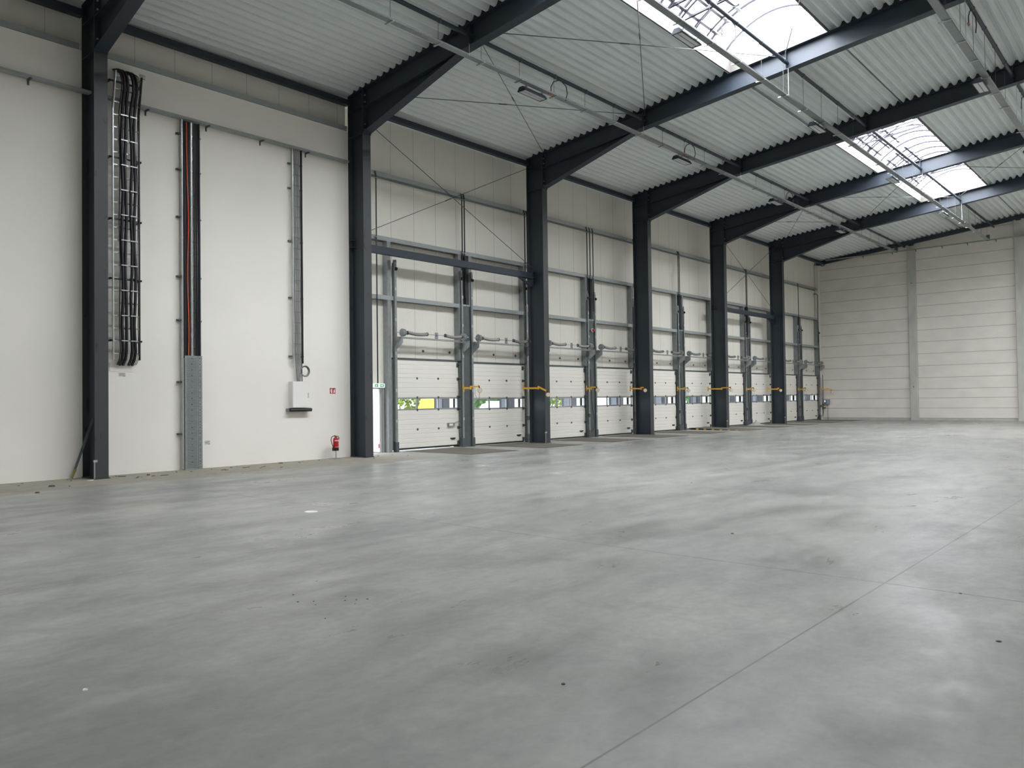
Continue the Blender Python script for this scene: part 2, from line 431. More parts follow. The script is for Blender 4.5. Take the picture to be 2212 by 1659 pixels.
for x0, x1 in ((-1.6, SX0), (SX1, MX0), (MX1, RIDGE)):
    deck(b, x0, x1, YB, YE); slab(b, x0, x1, YB, YE)
for a, c in ((YB, MRUN[0]), (MRUN[1], YE)): deck(b, MX0, MX1, a, c); slab(b, MX0, MX1, a, c)
segs = []; y = YB
for a, c in SKY_RUNS: segs.append((y, a)); y = c
segs.append((y, YE))
for a, c in segs: deck(b, SX0, SX1, a, c); slab(b, SX0, SX1, a, c)
# far half of the roof
for x0, x1, a, c in ((RIDGE, NX0, YB, YE), (NX1, XR+0.3, YB, YE), (NX0, NX1, YB, NRUN[0]), (NX0, NX1, NRUN[1], YE)):
    b.quad((x0, a, zr(x0)), (x1, a, zr(x1)), (x1, c, zr(x1)), (x0, c, zr(x0)))
b.box(-1.62, -1.4, YB, YE, 10.8, 11.3)
# folded closer strips round the openings
struct(b.build('ceiling', M['deck']), 'white trapezoidal steel roof deck')
# dark foam fillers in the deck flutes over each rafter
b = MB()
for y in YC[1:]:
    k = math.ceil(-0.8/P_)
    while k*P_ < 16.5:
        x = k*P_
        if not (x > SX0-0.25 and x < SX1 and any(a-0.1 < y < c+0.5 for a, c in SKY_RUNS)):
            pts = [(x+0.05, zr(x+.05)), (x+0.10, zr(x+.10)+.06), (x+0.13, zr(x+.13)+DH), (x+0.195, zr(x+.195)+DH), (x+0.225, zr(x+.225)+.06), (x+0.275, zr(x+.275))]
            b.prism(pts, y+0.02, y+0.06, 'y')
        k += 1
struct(b.build('trim_2', M['cable']))

# ------------------------------------------------------------------ steel frames
def isect_x(b, x0, x1, zt0, zt1, zb0, zb1, y, tf=0.018):
    """I-beam in the XZ plane running along X."""
    b.prism([(x0, zb0), (x1, zb1), (x1, zb1+tf), (x0, zb0+tf)], y, y+FW, 'y')
    b.prism([(x0, zt0-tf), (x1, zt1-tf), (x1, zt1), (x0, zt0)], y, y+FW, 'y')
    b.prism([(x0, zb0+tf), (x1, zb1+tf), (x1, zt1-tf), (x0, zt0-tf)], y+FW/2-0.007, y+FW/2+0.007, 'y')
CLAB = ['nearest dark steel column, a metal bar leaning at its foot', 'dark steel column between the fire extinguisher and the exit door',
        'third dark steel column, beyond the first two dock doors', 'fourth dark steel column, left of the raised striped dock plate',
        'fifth dark steel column, just past the raised striped dock plate', 'farthest dark steel column, last before the end wall']
for i, y in enumerate(YC):
    CD = 0.715 if i < 2 else 0.78
    t_ = thing('steel_column', CLAB[i], 'column', (0, y, 0), 'steel columns along the dock wall')
    b = MB(); tf = 0.022
    b.box(-tf, 0, 0, FW, 0, 9.66); b.box(-CD, -CD+tf, 0, FW, 0, zr(-CD)); b.box(-CD+tf, -tf, FW/2-0.008, FW/2+0.008, 0, zr(-0.4)-0.02)
    b.box(-tf, 0, 0, FW, 9.66, zr(0)-0.02)
    b.build('shaft', M['colsteel'], t_)
    MB().box(-CD, 0.03, -0.02, FW+0.02, 0, 0.02).build('base_plate', M['steel'], t_)
    for z in (9.60, 10.40):
        MB().box(-CD+tf, -tf, 0.0, FW, z, z+0.018).build('stiffener', M['steel'], t_)
    if i in (1, 2, 4, 5):
        for z in (6.28, 6.5):
            MB().box(-CD+tf, -0.5, 0.0, FW/2, z, z+0.015).build('stiffener', M['steel'], t_)
    MB().prism([(-CD, zr(-CD)), (0.0, zr(0)), (0.0, zr(0)-0.02), (-CD, zr(-CD)-0.02)], 0, FW, 'y').build('cap_plate', M['steel'], t_)
RLAB = ['haunched roof beam over the nearest column', 'haunched roof beam from the column beside the exit door', 'roof beam at the far end of the large near skylight',
        'roof beam at the near end of the far skylight', 'roof beam crossing under the middle of the far skylight', 'roof beam at the far end of the far skylight']
for i, y in enumerate(YC):
    t_ = thing('steel_rafter', 'dark blue-grey ' + RLAB[i], 'roof beam', (0, y, 9.6), 'roof beams of the hall')
    z9 = 9.6
    b = MB(); D_ = 0.60
    isect_x(b, 0.03, RIDGE, zr(0.03)-z9, zr(RIDGE)-z9, zr(0.03)-D_-z9, zr(RIDGE)-D_-z9, 0)
    b.build('beam', M['steel'], t_)
    b = MB()
    b.prism([(0.03, 0.05), (4.1, zr(4.1)-D_-z9-0.02), (4.1, zr(4.1)-D_-z9), (0.03, 0.07)], 0, FW, 'y')
    b.prism([(0.03, 0.07), (4.1, zr(4.1)-D_-z9), (0.03, zr(0.03)-D_-z9)], FW/2-0.006, FW/2+0.006, 'y')
    b.build('haunch', M['steel'], t_)
    MB().box(0.0, 0.028, 0, FW, 0.0, zr(0)-z9-0.02).build('end_plate', M['steel'], t_)
    for z in (0.12, 0.28, 0.95, 1.15):
        b = MB().tube([(0.028, 0.06, z), (0.06, 0.06, z)], 0.022, 6); b.build('bolt', M['galvb'], t_)
    for x in (4.45, 9.4, 14.05):
        MB().box(x-0.008, x+0.008, 0.0, FW/2-0.008, zr(x)-D_-z9+0.02, zr(x)-z9-0.02).build('web_stiffener', M['steel'], t_)
# edge beam against the end wall
t_ = thing('steel_rafter', 'slim dark steel edge beam sloping along the top of the end wall', 'roof beam', (0, YE-0.26, 10.5))
b = MB(); b.prism([(-1.2, zr(-1.2)-0.24-10.5), (RIDGE, zr(RIDGE)-0.24-10.5), (RIDGE, zr(RIDGE)-10.5), (-1.2, zr(-1.2)-10.5)], 0, 0.2, 'y'); b.build('beam', M['steel'], t_)
for x in (4.78, 10.65):
    MB().box(x-0.14, x+0.14, 0.0, 0.24, zr(x)-0.31-10.5, zr(x)-0.24-10.5).build('seat_bracket', M['steel'], t_)

# eaves tubes between the columns
EL = ['over the white rendered wall', 'over the exit door bay', 'over the red beacon bay', 'over the striped dock plate bay', 'over the dust heap bay', 'over the last bay by the end wall']
for i in range(-1, 6):
    y0 = YC[i]+FW if i >= 0 else -7.2; y1 = YC[i+1] if i < 5 else YE-0.3
    lab = 'dark steel eaves beam ' + (EL[i] if i >= 0 else 'at the near edge of the picture')
    b = MB().box(-0.80, -0.62, 0, y1-y0, 0.0, 0.16)
    o = b.build('eaves_beam', M['steel']); o.location = (0, y0, 10.60); tag(o, lab, 'beam', 'eaves beams')

# ------------------------------------------------------------------ girts (horizontal C rails)
def girt(y0, y1, z, x0, x1, lab, grp, h=0.11):
    b = MB(); L_ = y1-y0
    b.box(0, x1-x0, 0, L_, h-0.004, h); b.box(x1-x0-0.004, x1-x0, 0, L_, 0, h-0.004); b.box(0, 0.004, 0, L_, 0, h-0.004)
    b.box(x1-x0-0.03, x1-x0-0.004, 0, L_, 0, 0.004)
    o = b.build('wall_girt', M['galvl']); o.location = (x0, y0, z); tag(o, lab, 'wall rail', grp)
for i in range(1, 6):
    y0 = YC[i]+0.02; y1 = (YC[i+1] if i < 5 else YE-0.02)
    for z, nm in ((8.88, 'top'), (6.82, 'second'), (4.92, 'third')):
        girt(y0, y1, z, XW+0.002, XW+0.25, 'galvanised horizontal rail, %s of three, %s' % (nm, BAY[i]), 'galvanised wall rails', 0.14)
for i in range(-1, 1):
    y0, y1 = (-7.0, -0.05) if i < 0 else (FW, YC[1]-0.02)
    girt(y0, y1, 9.84, -0.975, XWL, 'grey steel rail on top of the white wall ' + ('left of' if i < 0 else 'right of') + ' the nearest column', 'wall-top rails', 0.14)
# door head angles above each dock door are built with the door frames below

# posts beside the doors
def post(y, z0, z1, lab, wd=0.14, m='galv'):
    b = MB()
    b.box(0, 0.24, 0, 0.006, 0, z1-z0); b.box(0, 0.24, wd-0.006, wd, 0, z1-z0); b.box(0.234, 0.24, 0.006, wd-0.006, 0, z1-z0)
    o = b.build('door_post', M[m]); o.location = (XW+0.003, y, z0); tag(o, lab, 'post', 'door posts')
ORD = ['first', 'second', 'third', 'fourth', 'fifth', 'sixth', 'seventh', 'eighth', 'ninth', 'tenth']
for k, (a, c) in enumerate(DOORS):
    post(a-0.36 if k == 0 else a-0.17, 0, 6.82, 'grey steel post on the near side of the %s dock door from the exit' % ORD[k])
    if c+0.05 < YE-0.2:
        post(c-0.04, 3.05, 6.82, 'grey steel post on the far side above the %s dock door from the exit' % ORD[k])
# dark I posts filling the gap inside each door pair
for k in range(0, 10, 2):
    y0 = DOORS[k][1]+0.16; y1 = DOORS[k+1][0]-0.12
    b = MB(); L_ = y1-y0
    b.box(0, 0.012, 0, L_, 0, 6.8); b.box(0.20, 0.212, 0, L_, 0, 5.0); b.box(0.012, 0.20, L_/2-0.006, L_/2+0.006, 0, 6.8)
    b.box(0.212, 0.26, L_-0.04, L_, 0, 5.0)
    o = b.build('door_post', M['galvd']); o.location = (XW+0.06, y0, 0)
    tag(o, 'dull grey steel post between the %s and %s dock doors from the exit' % (ORD[k], ORD[k+1]), 'post', 'door posts')

# ------------------------------------------------------------------ dock doors
SEC = [(0.05, 0.65), (0.65, 1.30), (1.30, 1.72), (1.72, 2.36), (2.36, 2.97)]
def make_door(wd):
    t_ = thing('door_1', '', 'door', (XD, 0, 0))
    for k, (z0, z1) in enumerate(SEC):
        if k == 2:
            b = MB(); fr_ = 0.05
            b.box(-0.04, 0, 0, wd, z0, z0+fr_); b.box(-0.04, 0, 0, wd, z1-fr_, z1)
            for yy in (0, wd/3-0.03, 2*wd/3-0.03, wd-0.06): b.box(-0.04, 0, yy, yy+0.06, z0+fr_, z1-fr_)
            wf = b.build('window_section', M['alu'], t_)
            for q in range(3):
                y0 = (0.06, wd/3+0.03, 2*wd/3+0.03)[q]; y1 = (wd/3-0.03, 2*wd/3-0.03, wd-0.06)[q]
                MB().box(-0.024, -0.020, y0, y1, z0+fr_, z1-fr_).build('pane', M['glass'], wf)
            continue
        b = MB(); b.box(-0.04, -0.009, 0, wd, z0, z1)
        n = 4; st = (z1-z0-0.006)/n
        for q in range(n):
            za = z0+0.003+q*st; e = 0.012
            b.quad((-0.009, 0, za), (-0.009, wd, za), (0, wd, za+e), (0, 0, za+e))
            b.quad((0, 0, za+e), (0, wd, za+e), (0, wd, za+st-e), (0, 0, za+st-e))
            b.quad((0, 0, za+st-e), (0, wd, za+st-e), (-0.009, wd, za+st), (-0.009, 0, za+st))
        b.build('door_panel', M['panel'], t_)
    MB().box(-0.035, 0.004, 0, wd, 0.0, 0.05).build('bottom_seal', M['black'], t_)
    for ya, yb in ((-0.04, 0.03), (wd-0.03, wd+0.04)): MB().box(-0.14, -0.042, ya, yb, 0.0, 3.0).build('side_seal', M['white'], t_)
    MB().box(-0.14, 0.02, -0.05, wd+0.05, 2.97, 3.03).build('top_seal', M['galvd'], t_)
    for zj in (0.65, 1.30, 1.72, 2.36):
        for yy in (wd/3, 2*wd/3):
            b = MB(); b.box(0.0, 0.012, yy-0.03, yy+0.03, zj-0.035, zj+0.035); b.tube([(0.018, yy-0.028, zj), (0.018, yy+0.028, zj)], 0.01, 6); b.build('hinge', M['galvd'], t_)
        for yy, sg in ((0.02, -1), (wd-0.02, 1)):
            b = MB(); b.prism([(yy-0.05, zj-0.05), (yy+0.05, zj-0.05), (yy+0.05, zj+0.05), (yy-0.05, zj+0.05)], 0.0, 0.02, 'x')
            b.tube([(0.045, yy, zj), (0.045, yy+sg*0.09, zj)], 0.022, 8); b.box(0.02, 0.06, yy-0.03, yy+0.03, zj-0.03, zj+0.03); b.build('roller_bracket', M['galvd'], t_)
    for yy, sg in ((0.03, -1), (wd-0.03, 1)):
        for zj in (0.12, 2.86):
            b = MB(); b.box(0, 0.03, yy-0.05, yy+0.05, zj-0.09, zj+0.07); b.tube([(0.04, yy, zj), (0.04, yy+sg*0.09, zj)], 0.022, 8); b.build('roller_bracket', M['galvd'], t_)
    b = MB(); yy = wd-0.30
    b.prism([(yy-0.12, 0.30), (yy+0.12, 0.30), (yy+0.12, 0.275), (yy+0.06, 0.235), (yy-0.06, 0.235), (yy-0.12, 0.275)], 0.0, 0.025, 'x'); b.build('handle', M['black'], t_)
    return t_
def make_tracks():
    """one vertical guide rail, origin at the floor beside the door edge; mirrored use by placing."""
    t_ = thing('door_track', '', 'door track', (0, 0, 0), 'door tracks')
    b = MB(); b.box(0.0, 0.004, 0, 0.11, 0, 6.15); b.box(0.0, 0.13, 0, 0.004, 0, 6.15); b.box(0.126, 0.13, 0.004, 0.085, 0, 6.15); b.build('rail', M['galv'], t_)
    b = MB(); b.box(0.02, 0.125, 0.02, 0.09, 5.86, 6.25); b.build('end_stop', M['galvb'], t_)
    b = MB(); b.tube([(0.135, 0.02, 5.95), (0.135, 0.09, 5.95)], 0.055, 14); b.build('pulley', M['black'], t_)
    for z in (1.0, 2.0, 3.2, 4.3, 5.3):
        b = MB(); b.box(0.13, 0.14, 0.0, 0.06, z-0.05, z+0.05); b.build('fixing_clip', M['galvb'], t_)
    b = MB(); b.prism([(0.0, 0.0), (0.15, 0.0), (0.14, 0.32), (0.0, 0.36)], -0.004, 0.115, 'y'); b.build('track_guard', M['galvd'], t_)
    return t_
def make_spring(wd):
    t_ = thing('torsion_spring_shaft', '', 'door spring', (0, 0, 3.87), 'torsion spring shafts')
    MB().tube([(0, -0.18, 0), (0, wd+0.18, 0)], 0.014, 8).build('shaft', M['galvb'], t_, True)
    for y0, y1, k in ((0.24, 1.10, 1), (1.95, 2.72, -1)):
        y0 *= wd/2.9; y1 *= wd/2.9
        pts = []; n = 12
        for q in range(n+1):
            u = q/n; pts.append((0, y0+(y1-y0)*u, -0.045*math.sin(PI*u)*0.9+(0.02 if k > 0 else -0.0)*(1-u)))
        sp_ = MB().tube(pts, 0.052, 12).build('spring', M['spring'], t_, True)
        rr = MB()
        for q in range(1, 40):
            u = q/40; p = Vector((0, y0+(y1-y0)*u, -0.045*math.sin(PI*u)*0.9+(0.02 if k > 0 else 0.0)*(1-u)))
            rr.tube([p+Vector((0, -0.003, 0)), p+Vector((0, 0.003, 0))], 0.056, 10)
        rr.build('coil', M['spring'], sp_)
        for yy in (y0, y1): MB().tube([(0, yy-0.02, 0), (0, yy+0.02, 0)], 0.06, 12).build('winding_cone', M['galvd'], t_)
    for yy in (0.06, wd-0.06):
        b = MB(); b.tube([(0, yy-0.05, 0), (0, yy-0.03, 0), (0, yy-0.03, 0), (0, yy+0.03, 0), (0, yy+0.03, 0), (0, yy+0.05, 0)], [0.13, 0.13, 0.09, 0.09, 0.12, 0.12], 18); b.build('cable_drum', M['galvl'], t_)
    b = MB(); yc = wd*0.53; b.box(-0.01, 0.0, yc-0.07, yc+0.07, -0.14, 0.08); b.tube([(0, yc-0.04, 0.0), (0, yc+0.04, 0)], 0.035, 10); b.build('centre_bearing', M['galv'], t_)
    b = MB(); b.box(-0.03, 0.03, -0.18, wd+0.18, -0.18, -0.175); b.box(0.025, 0.03, -0.18, wd+0.18, -0.20, -0.175); b.box(-0.03, 0.03, -0.18, wd+0.18, -0.16, -0.14); b.build('support_angle', M['galv'], t_)
    for yy in (-0.08, wd+0.07):
        b = MB(); b.prism([(-0.34, -0.62), (-0.28, -0.62), (0.14, -0.34), (0.14, -0.14), (-0.34, -0.14)], yy, yy+0.012, 'y'); b.build('end_bracket', M['galvl'], t_)
    return t_
pdoor = make_door(2.93); ptrk = make_tracks(); pspr = make_spring(2.93)
used = False
DL = ['white sectional dock door next to the exit, grey box on its lower panel', 'white sectional dock door with a white-and-green vehicle behind its window', 'white sectional dock door half hidden behind the third column',
      'white sectional dock door, red-white vehicle behind its window, left of the fourth column', 'white sectional dock door partly hidden just right of the fourth column', 'white sectional dock door behind the raised striped dock plate',
      'narrow-looking white sectional dock door just right of the fifth column', 'white sectional dock door right of the dust heap', 'white sectional dock door just right of the farthest column', 'last white sectional dock door, against the end wall']
PL = ['over the first dock door from the exit', 'over the second dock door from the exit', 'over the third dock door from the exit', 'over the fourth dock door from the exit', 'over the fifth dock door from the exit',
      'over the dock door with the striped plate', 'just right of the fifth column', 'over the dock door right of the dust heap', 'just right of the farthest column', 'against the end wall']
for k, (a, c) in enumerate(DOORS):
    if k == 0:
        d = pdoor; d.location = (XD, a, 0.045); d['label'] = DL[0]
        s = pspr; s.location = (-0.88, a, 3.87); s['label'] = 'steel torsion spring shaft ' + PL[0]
        tk = ptrk; tk.location = (XD+0.05, a-0.12, 0); tk['label'] = 'galvanised guide track on the near side of the first dock door from the exit'
    else:
        d = dup(pdoor, (XD, a, 0.01), DL[k]); s = dup(pspr, (-0.88, a, 3.87), 'steel torsion spring shaft ' + PL[k])
        tk = dup(ptrk, (XD+0.05, a-0.12, 0), 'galvanised guide track on the near side of the %s dock door from the exit' % ORD[k])
    d.name = 'door_%d' % (k+1); d['kind'] = 'structure'
    for o in (d, s): o.scale = (1, (c-a)/2.93, 1)
    tk2 = dup(ptrk, (XD+0.05, c+0.12, 0), 'galvanised guide track on the far side of the %s dock door from the exit' % ORD[k]); tk2.scale = (1, -1, 1)
# grey switch box with cable on the first door
a, c = DOORS[0]
o = thing('control_box', 'grey box with a curved cable on the first dock door', 'box', (XD+0.002, c-0.55, 0.74))
MB().box(0, 0.07, 0, 0.30, 0, 0.13).build('housing', M['galv'], o); MB().box(0.07, 0.074, 0.03, 0.20, 0.03, 0.10).build('cover', M['white'], o)
MB().tube([(0.04, 0.30, 0.07), (0.05, 0.36, 0.14), (0.06, 0.48, 0.17), (0.07, 0.62, 0.17)], 0.01, 6).build('cable', M['gcable'], o, True)
# black cable reels / hand chains on the door edges
for k, (a, c) in enumerate(DOORS):
    if k == 0: continue
    o = thing('control_cable', 'dark control cable looped beside the far edge of the %s dock door from the exit' % ORD[k], 'cable', (XD+0.21, c+0.14, 0), 'door control cables')
    pts = [(0, 0.0, 2.9), (0.0, 0.02, 2.2), (0.02, 0.03, 1.5), (0.03, 0.12, 1.0), (0.03, 0.2, 0.7), (0.03, 0.18, 0.42), (0.02, 0.06, 0.3), (0, 0.0, 0.25)]
    MB().tube(pts, 0.012, 6).build('cable', M['cable'], o, True)
    MB().box(-0.02, 0.06, -0.2, -0.1, 0.86, 1.02).build('pull_switch', M['galvd'], o)

# ------------------------------------------------------------------ exit door
t_ = thing('door_11', 'open white exit door under the green exit sign', 'door', (XW, PDOOR[0], 0)); t_['kind'] = 'structure'
w_ = PDOOR[1]-PDOOR[0]
b = MB(); b.box(-0.16, 0.05, w_, w_+0.07, 0, 2.15); b.box(-0.16, 0.05, -0.07, 0, 0, 2.15); b.box(-0.16, 0.05, 0, w_, 2.08, 2.15); b.build('door_frame', M['alu'], t_)
lf = MB().box(-1.0, 0.0, w_-0.05, w_-0.002, 0.02, 2.06).build('door_leaf', M['white'], t_)
MB().box(-1.05, -0.95, w_-0.09, w_-0.05, 1.0, 1.04).build('handle', M['galvb'], lf)
b = MB(); b.box(-0.04, 0.0, w_-0.07, w_-0.051, 0.15, 0.28); b.build('door_bolt', M['red'], t_)
o = thing('exit_sign', 'green and white lit exit sign above the exit door', 'sign', (XW+0.13, 8.78, 2.09))
MB().box(0, 0.05, 0, 0.46, 0, 0.13).build('housing', M['exitw'], o)
b = MB(); b.box(0.05, 0.052, 0.06, 0.19, 0.02, 0.11); b.box(0.05, 0.052, 0.27, 0.42, 0.02, 0.11); b.build('panel', M['green'], o)
b = MB(); b.prism([(0.29, 0.055), (0.34, 0.055), (0.34, 0.03), (0.39, 0.065), (0.34, 0.10), (0.34, 0.075), (0.29, 0.075)], 0.052, 0.054, 'x')
b.prism([(0.10, 0.03), (0.115, 0.03), (0.13, 0.06), (0.15, 0.06), (0.15, 0.07), (0.13, 0.085), (0.11, 0.085), (0.095, 0.06)], 0.052, 0.054, 'x'); b.build('pictogram', M['exitw'], o)

# ------------------------------------------------------------------ wall conduits (black U loops)
def conduit(ys, z0, lab, top=8.98, x=XW+0.3):
    o = thing('wall_conduit', lab, 'conduit', (x, ys[0], z0), 'black conduits on the dock wall')
    for q, y in enumerate(ys):
        zt = top-z0; s = MB()
        s.tube([(-0.27, y-ys[0]-0.02, zt+0.02), (-0.15, y-ys[0]-0.02, zt+0.05), (-0.03, y-ys[0], zt), (0, y-ys[0], zt-0.12), (0, y-ys[0], 0)], 0.022, 8); s.build('pipe', M['cable'], o, True)
        for zz_ in (8.78, 6.88):
            if zz_ > z0: MB().box(-0.05, 0.03, y-ys[0]-0.035, y-ys[0]+0.035, zz_-z0-0.01, zz_-z0+0.01).build('clip', M['galvb'], o)
conduit([8.86], 2.22, 'single black conduit dropping to the exit sign')
conduit([12.72, 12.84], 5.3, 'pair of black conduits between the first two dock doors')
conduit([16.16, 16.30], 5.3, 'pair of black conduits left of the third column')
conduit([20.27, 20.48, 20.70], 5.4, 'three black conduits above the red beacon')
conduit([23.95, 24.05], 3.1, 'black conduits just left of the fourth column')
conduit([28.05, 28.17], 5.2, 'dark conduits above the fifth and sixth dock doors')
conduit([31.70], 3.1, 'black conduit just left of the fifth column')
conduit([35.85, 35.98], 5.2, 'dark conduits above the dust heap')
conduit([39.60], 3.1, 'black conduit just left of the farthest column')
conduit([43.70], 5.2, 'black conduit above the last two dock doors')
conduit([47.15], 5.3, 'black conduit in the corner by the end wall', 8.6)

# ------------------------------------------------------------------ secondary dark beams and wind bracing
for i, nm in ((1, 'exit door'), (4, 'dust heap')):
    y0 = YC[i]+FW; y1 = YC[i+1]
    t_ = thing('steel_crossbeam', 'dark steel crossbeam halfway up the bay with the %s' % nm, 'beam', (-0.62, y0, 6.25), 'steel crossbeams')
    b = MB(); L_ = y1-y0
    b.box(-0.09, 0.09, 0, L_, 0.205, 0.22); b.box(-0.09, 0.09, 0, L_, 0, 0.015); b.box(-0.005, 0.005, 0, L_, 0.015, 0.205); b.box(0.06, 0.09, 0, L_, 0.015, 0.205)
    b.build('beam', M['steel'], t_)
    b = MB(); b.box(-0.12, 0.12, L_-0.02, L_, -0.3, 0.26); b.build('end_plate', M['steel'], t_)
    b = MB(); b.prism([(L_-0.75, 0.0), (L_-0.6, 0.0), (L_-0.02, -0.22), (L_-0.02, -0.3)], -0.05, 0.05, 'x'); b.build('knee_bracket', M['steel'], t_)
def rod(p, q, lab, grp, r=0.011):
    p, q = Vector(p), Vector(q); o = thing('brace_rod', lab, 'brace', p, grp)
    MB().tube([(0, 0, 0), q-p], r, 6).build('rod', M['galvd'], o)
    d = (q-p); m_ = d*0.45; u = d.normalized()*0.14
    MB().tube([m_-u, m_+u], r*1.8, 8).build('turnbuckle', M['galvd'], o)
XB = -0.45
rod((XB, YC[1]+FW, 10.3), (XB, 15.9, 6.6), 'wall brace rod falling towards the third column in the exit door bay', 'wall brace rods')
rod((XB, YC[1]+FW, 6.72), (XB, 15.9, 10.52), 'wall brace rod rising towards the third column in the exit door bay', 'wall brace rods')
rod((XB, YC[4]+FW, 10.3), (XB, YC[5], 6.6), 'wall brace rod falling towards the farthest column in the dust heap bay', 'wall brace rods')
rod((XB, YC[4]+FW, 6.72), (XB, YC[5], 10.52), 'wall brace rod rising towards the farthest column in the dust heap bay', 'wall brace rods')
for i, nm in ((1, 'near'), (4, 'far')):
    ya, yb = YC[i]+FW/2, YC[i+1]+FW/2-0.1
    xs = (0.15, 4.5, 9.35, 14.0)
    for q in range(3):
        xa, xb = xs[q], xs[q+1]; zo = 0.2
        w3 = ('next to the dock wall', 'in the middle', 'farthest from the dock wall')[q]
        rod((xa, ya, zr(xa)-zo), (xb, yb, zr(xb)-zo), 'thin roof brace rod of the %s braced bay, %s, rising away from the wall' % (nm, w3), 'roof brace rods')
        rod((xb, ya, zr(xb)-zo), (xa, yb, zr(xa)-zo), 'thin roof brace rod of the %s braced bay, %s, falling towards the wall' % (nm, w3), 'roof brace rods')

# ------------------------------------------------------------------ round roof struts between rafters
XN = {4.45: 'row nearest the dock wall', 9.4: 'skylight row', 14.05: 'outermost row'}
TZ = {4.45: 11.12, 9.4: 11.63, 14.05: 12.15}
BB = ['before the nearest column', 'between the first two roof beams', 'between the second and third roof beams', 'between the third and fourth roof beams', 'between the fourth and fifth roof beams', 'between the fifth and sixth roof beams', 'beyond the last roof beam']
for x in (4.45, 9.4, 14.05):
    for i in range(-1, 6):
        y0 = YC[i]+FW/2+0.01 if i >= 0 else -7.2; y1 = YC[i+1]+FW/2-0.01 if i < 5 else YE-0.26
        t_ = thing('roof_strut', 'dark round roof tube %s, %s' % (BB[i+1], XN[x]), 'roof tube', (x, y0, TZ[x]), 'round roof tubes')
        L_ = y1-y0
        MB().tube([(0, 0.0, 0), (0, L_, 0)], 0.055, 14).build('tube', M['steel'], t_, True)
        y = math.ceil((y0-0.2)/1.55)*1.55+0.25
        while y < y1-0.3:
            MB().tube([(0, y-y0-0.025, 0), (0, y-y0+0.025, 0)], 0.066, 14).build('collar', M['galvd'], t_)
            y += 1.55

# ------------------------------------------------------------------ cable trays below the roof
def roof_tray(x, z, y0, y1, lab, ztube):
    t_ = thing('cable_tray', lab, 'cable tray', (x, y0, z), 'cable trays under the roof')
    L_ = y1-y0
    b = MB(); b.box(-0.09, 0.09, 0, L_, 0, 0.003); b.box(-0.09, -0.087, 0, L_, 0.003, 0.05); b.box(0.087, 0.09, 0, L_, 0.003, 0.05); b.build('tray', M['galv'], t_)
    b = MB()
    for q, xx in enumerate((-0.05, 0.0, 0.04)): b.tube([(xx, 0.1, 0.012), (xx+0.01, L_/2, 0.012), (xx, L_-0.1, 0.012)], 0.009, 5)
    b.build('cables', M['gcable'], t_)
    y = math.ceil((y0-0.2)/1.55)*1.55+0.25
    while y < y1-0.1:
        if not any(yc-0.05 < y < yc+FW+0.05 for yc in YC):
            h = MB(); h.box(-0.17, 0.13, y-y0-0.02, y-y0+0.02, -0.03, -0.002); h.build('hanger_bracket', M['galvb'], t_)
            MB().tube([(0.0, y-y0, -0.01), (0.0, y-y0, ztube-0.05-z)], 0.006, 5).build('hanger_wire', M['galvd'], t_)
        y += 1.55
    for yc in YC:
        yy = yc-0.06-y0
        if yy > 0: MB().tube([(0.1, yy, -0.02), (0.1, yy, ztube-0.25-z)], 0.008, 5).build('hanger_rod', M['galvb'], t_)
    MB().box(-0.09, 0.09, L_-0.01, L_+0.05, -0.02, 0.32).build('end_drop', M['galvd'], t_) if y1 > 40 else None
    return t_
roof_tray(4.40, 10.56, -6.0, 45.6, 'long galvanised cable tray hanging nearest the dock wall', 11.12)
roof_tray(9.40, 10.56, -6.0, 45.5, 'galvanised cable tray hanging under the skylights', 11.63)
roof_tray(14.05, 10.72, -6.0, 45.5, 'galvanised cable tray hanging at the top corner of the picture', 12.15)

# LED high-bay lamps on the trays
def make_lamp():
    t_ = thing('hall_lamp', '', 'lamp', (0, 0, 0), 'unlit hall lamps under the roof')
    MB().prism([(-0.14, -0.02), (0.14, -0.02), (0.07, 0.09), (-0.07, 0.09)], 0, 1.0, 'y').build('housing', M['steel'], t_)
    b = MB(); b.box(-0.14, -0.12, 0, 1.0, -0.035, -0.02); b.box(0.12, 0.14, 0, 1.0, -0.035, -0.02); b.box(-0.12, 0.12, 0, 0.04, -0.035, -0.02); b.box(-0.12, 0.12, 0.96, 1.0, -0.035, -0.02); b.build('frame', M['black'], t_)
    b = MB(); b.box(-0.12, -0.01, 0.04, 0.96, -0.03, -0.021); b.box(0.01, 0.12, 0.04, 0.96, -0.03, -0.021); b.build('lens', M['lens'], t_)
    for y in (0.15, 0.85): MB().box(0.0, 0.10, y-0.015, y+0.015, 0.085, 0.14).build('mounting_bracket', M['galvb'], t_)
    return t_
lamp = make_lamp(); first = True
NB = {9: 'in the bay with the exit sign', 10: 'in the bay with the exit sign', 18: 'in the red beacon bay', 26: 'over the striped plate bay', 35: 'over the dust heap bay', 27: 'over the striped plate bay'}
for x, z, ys, nm in ((4.38, 10.42, (9.8, 18.45, 27.0, 35.5), 'tray nearest the dock wall'), (9.38, 10.42, (9.7, 18.4, 26.8, 35.3), 'tray under the skylights'), (14.03, 10.58, (18.6, 27.2), 'tray farthest from the dock wall')):
    for y in ys:
        lab = 'unlit hall lamp on the %s, %s' % (nm, NB[int(y)])
        if first: lamp.location = (x-0.14, y, z); lamp['label'] = lab; first = False
        else: dup(lamp, (x-0.14, y, z), lab)
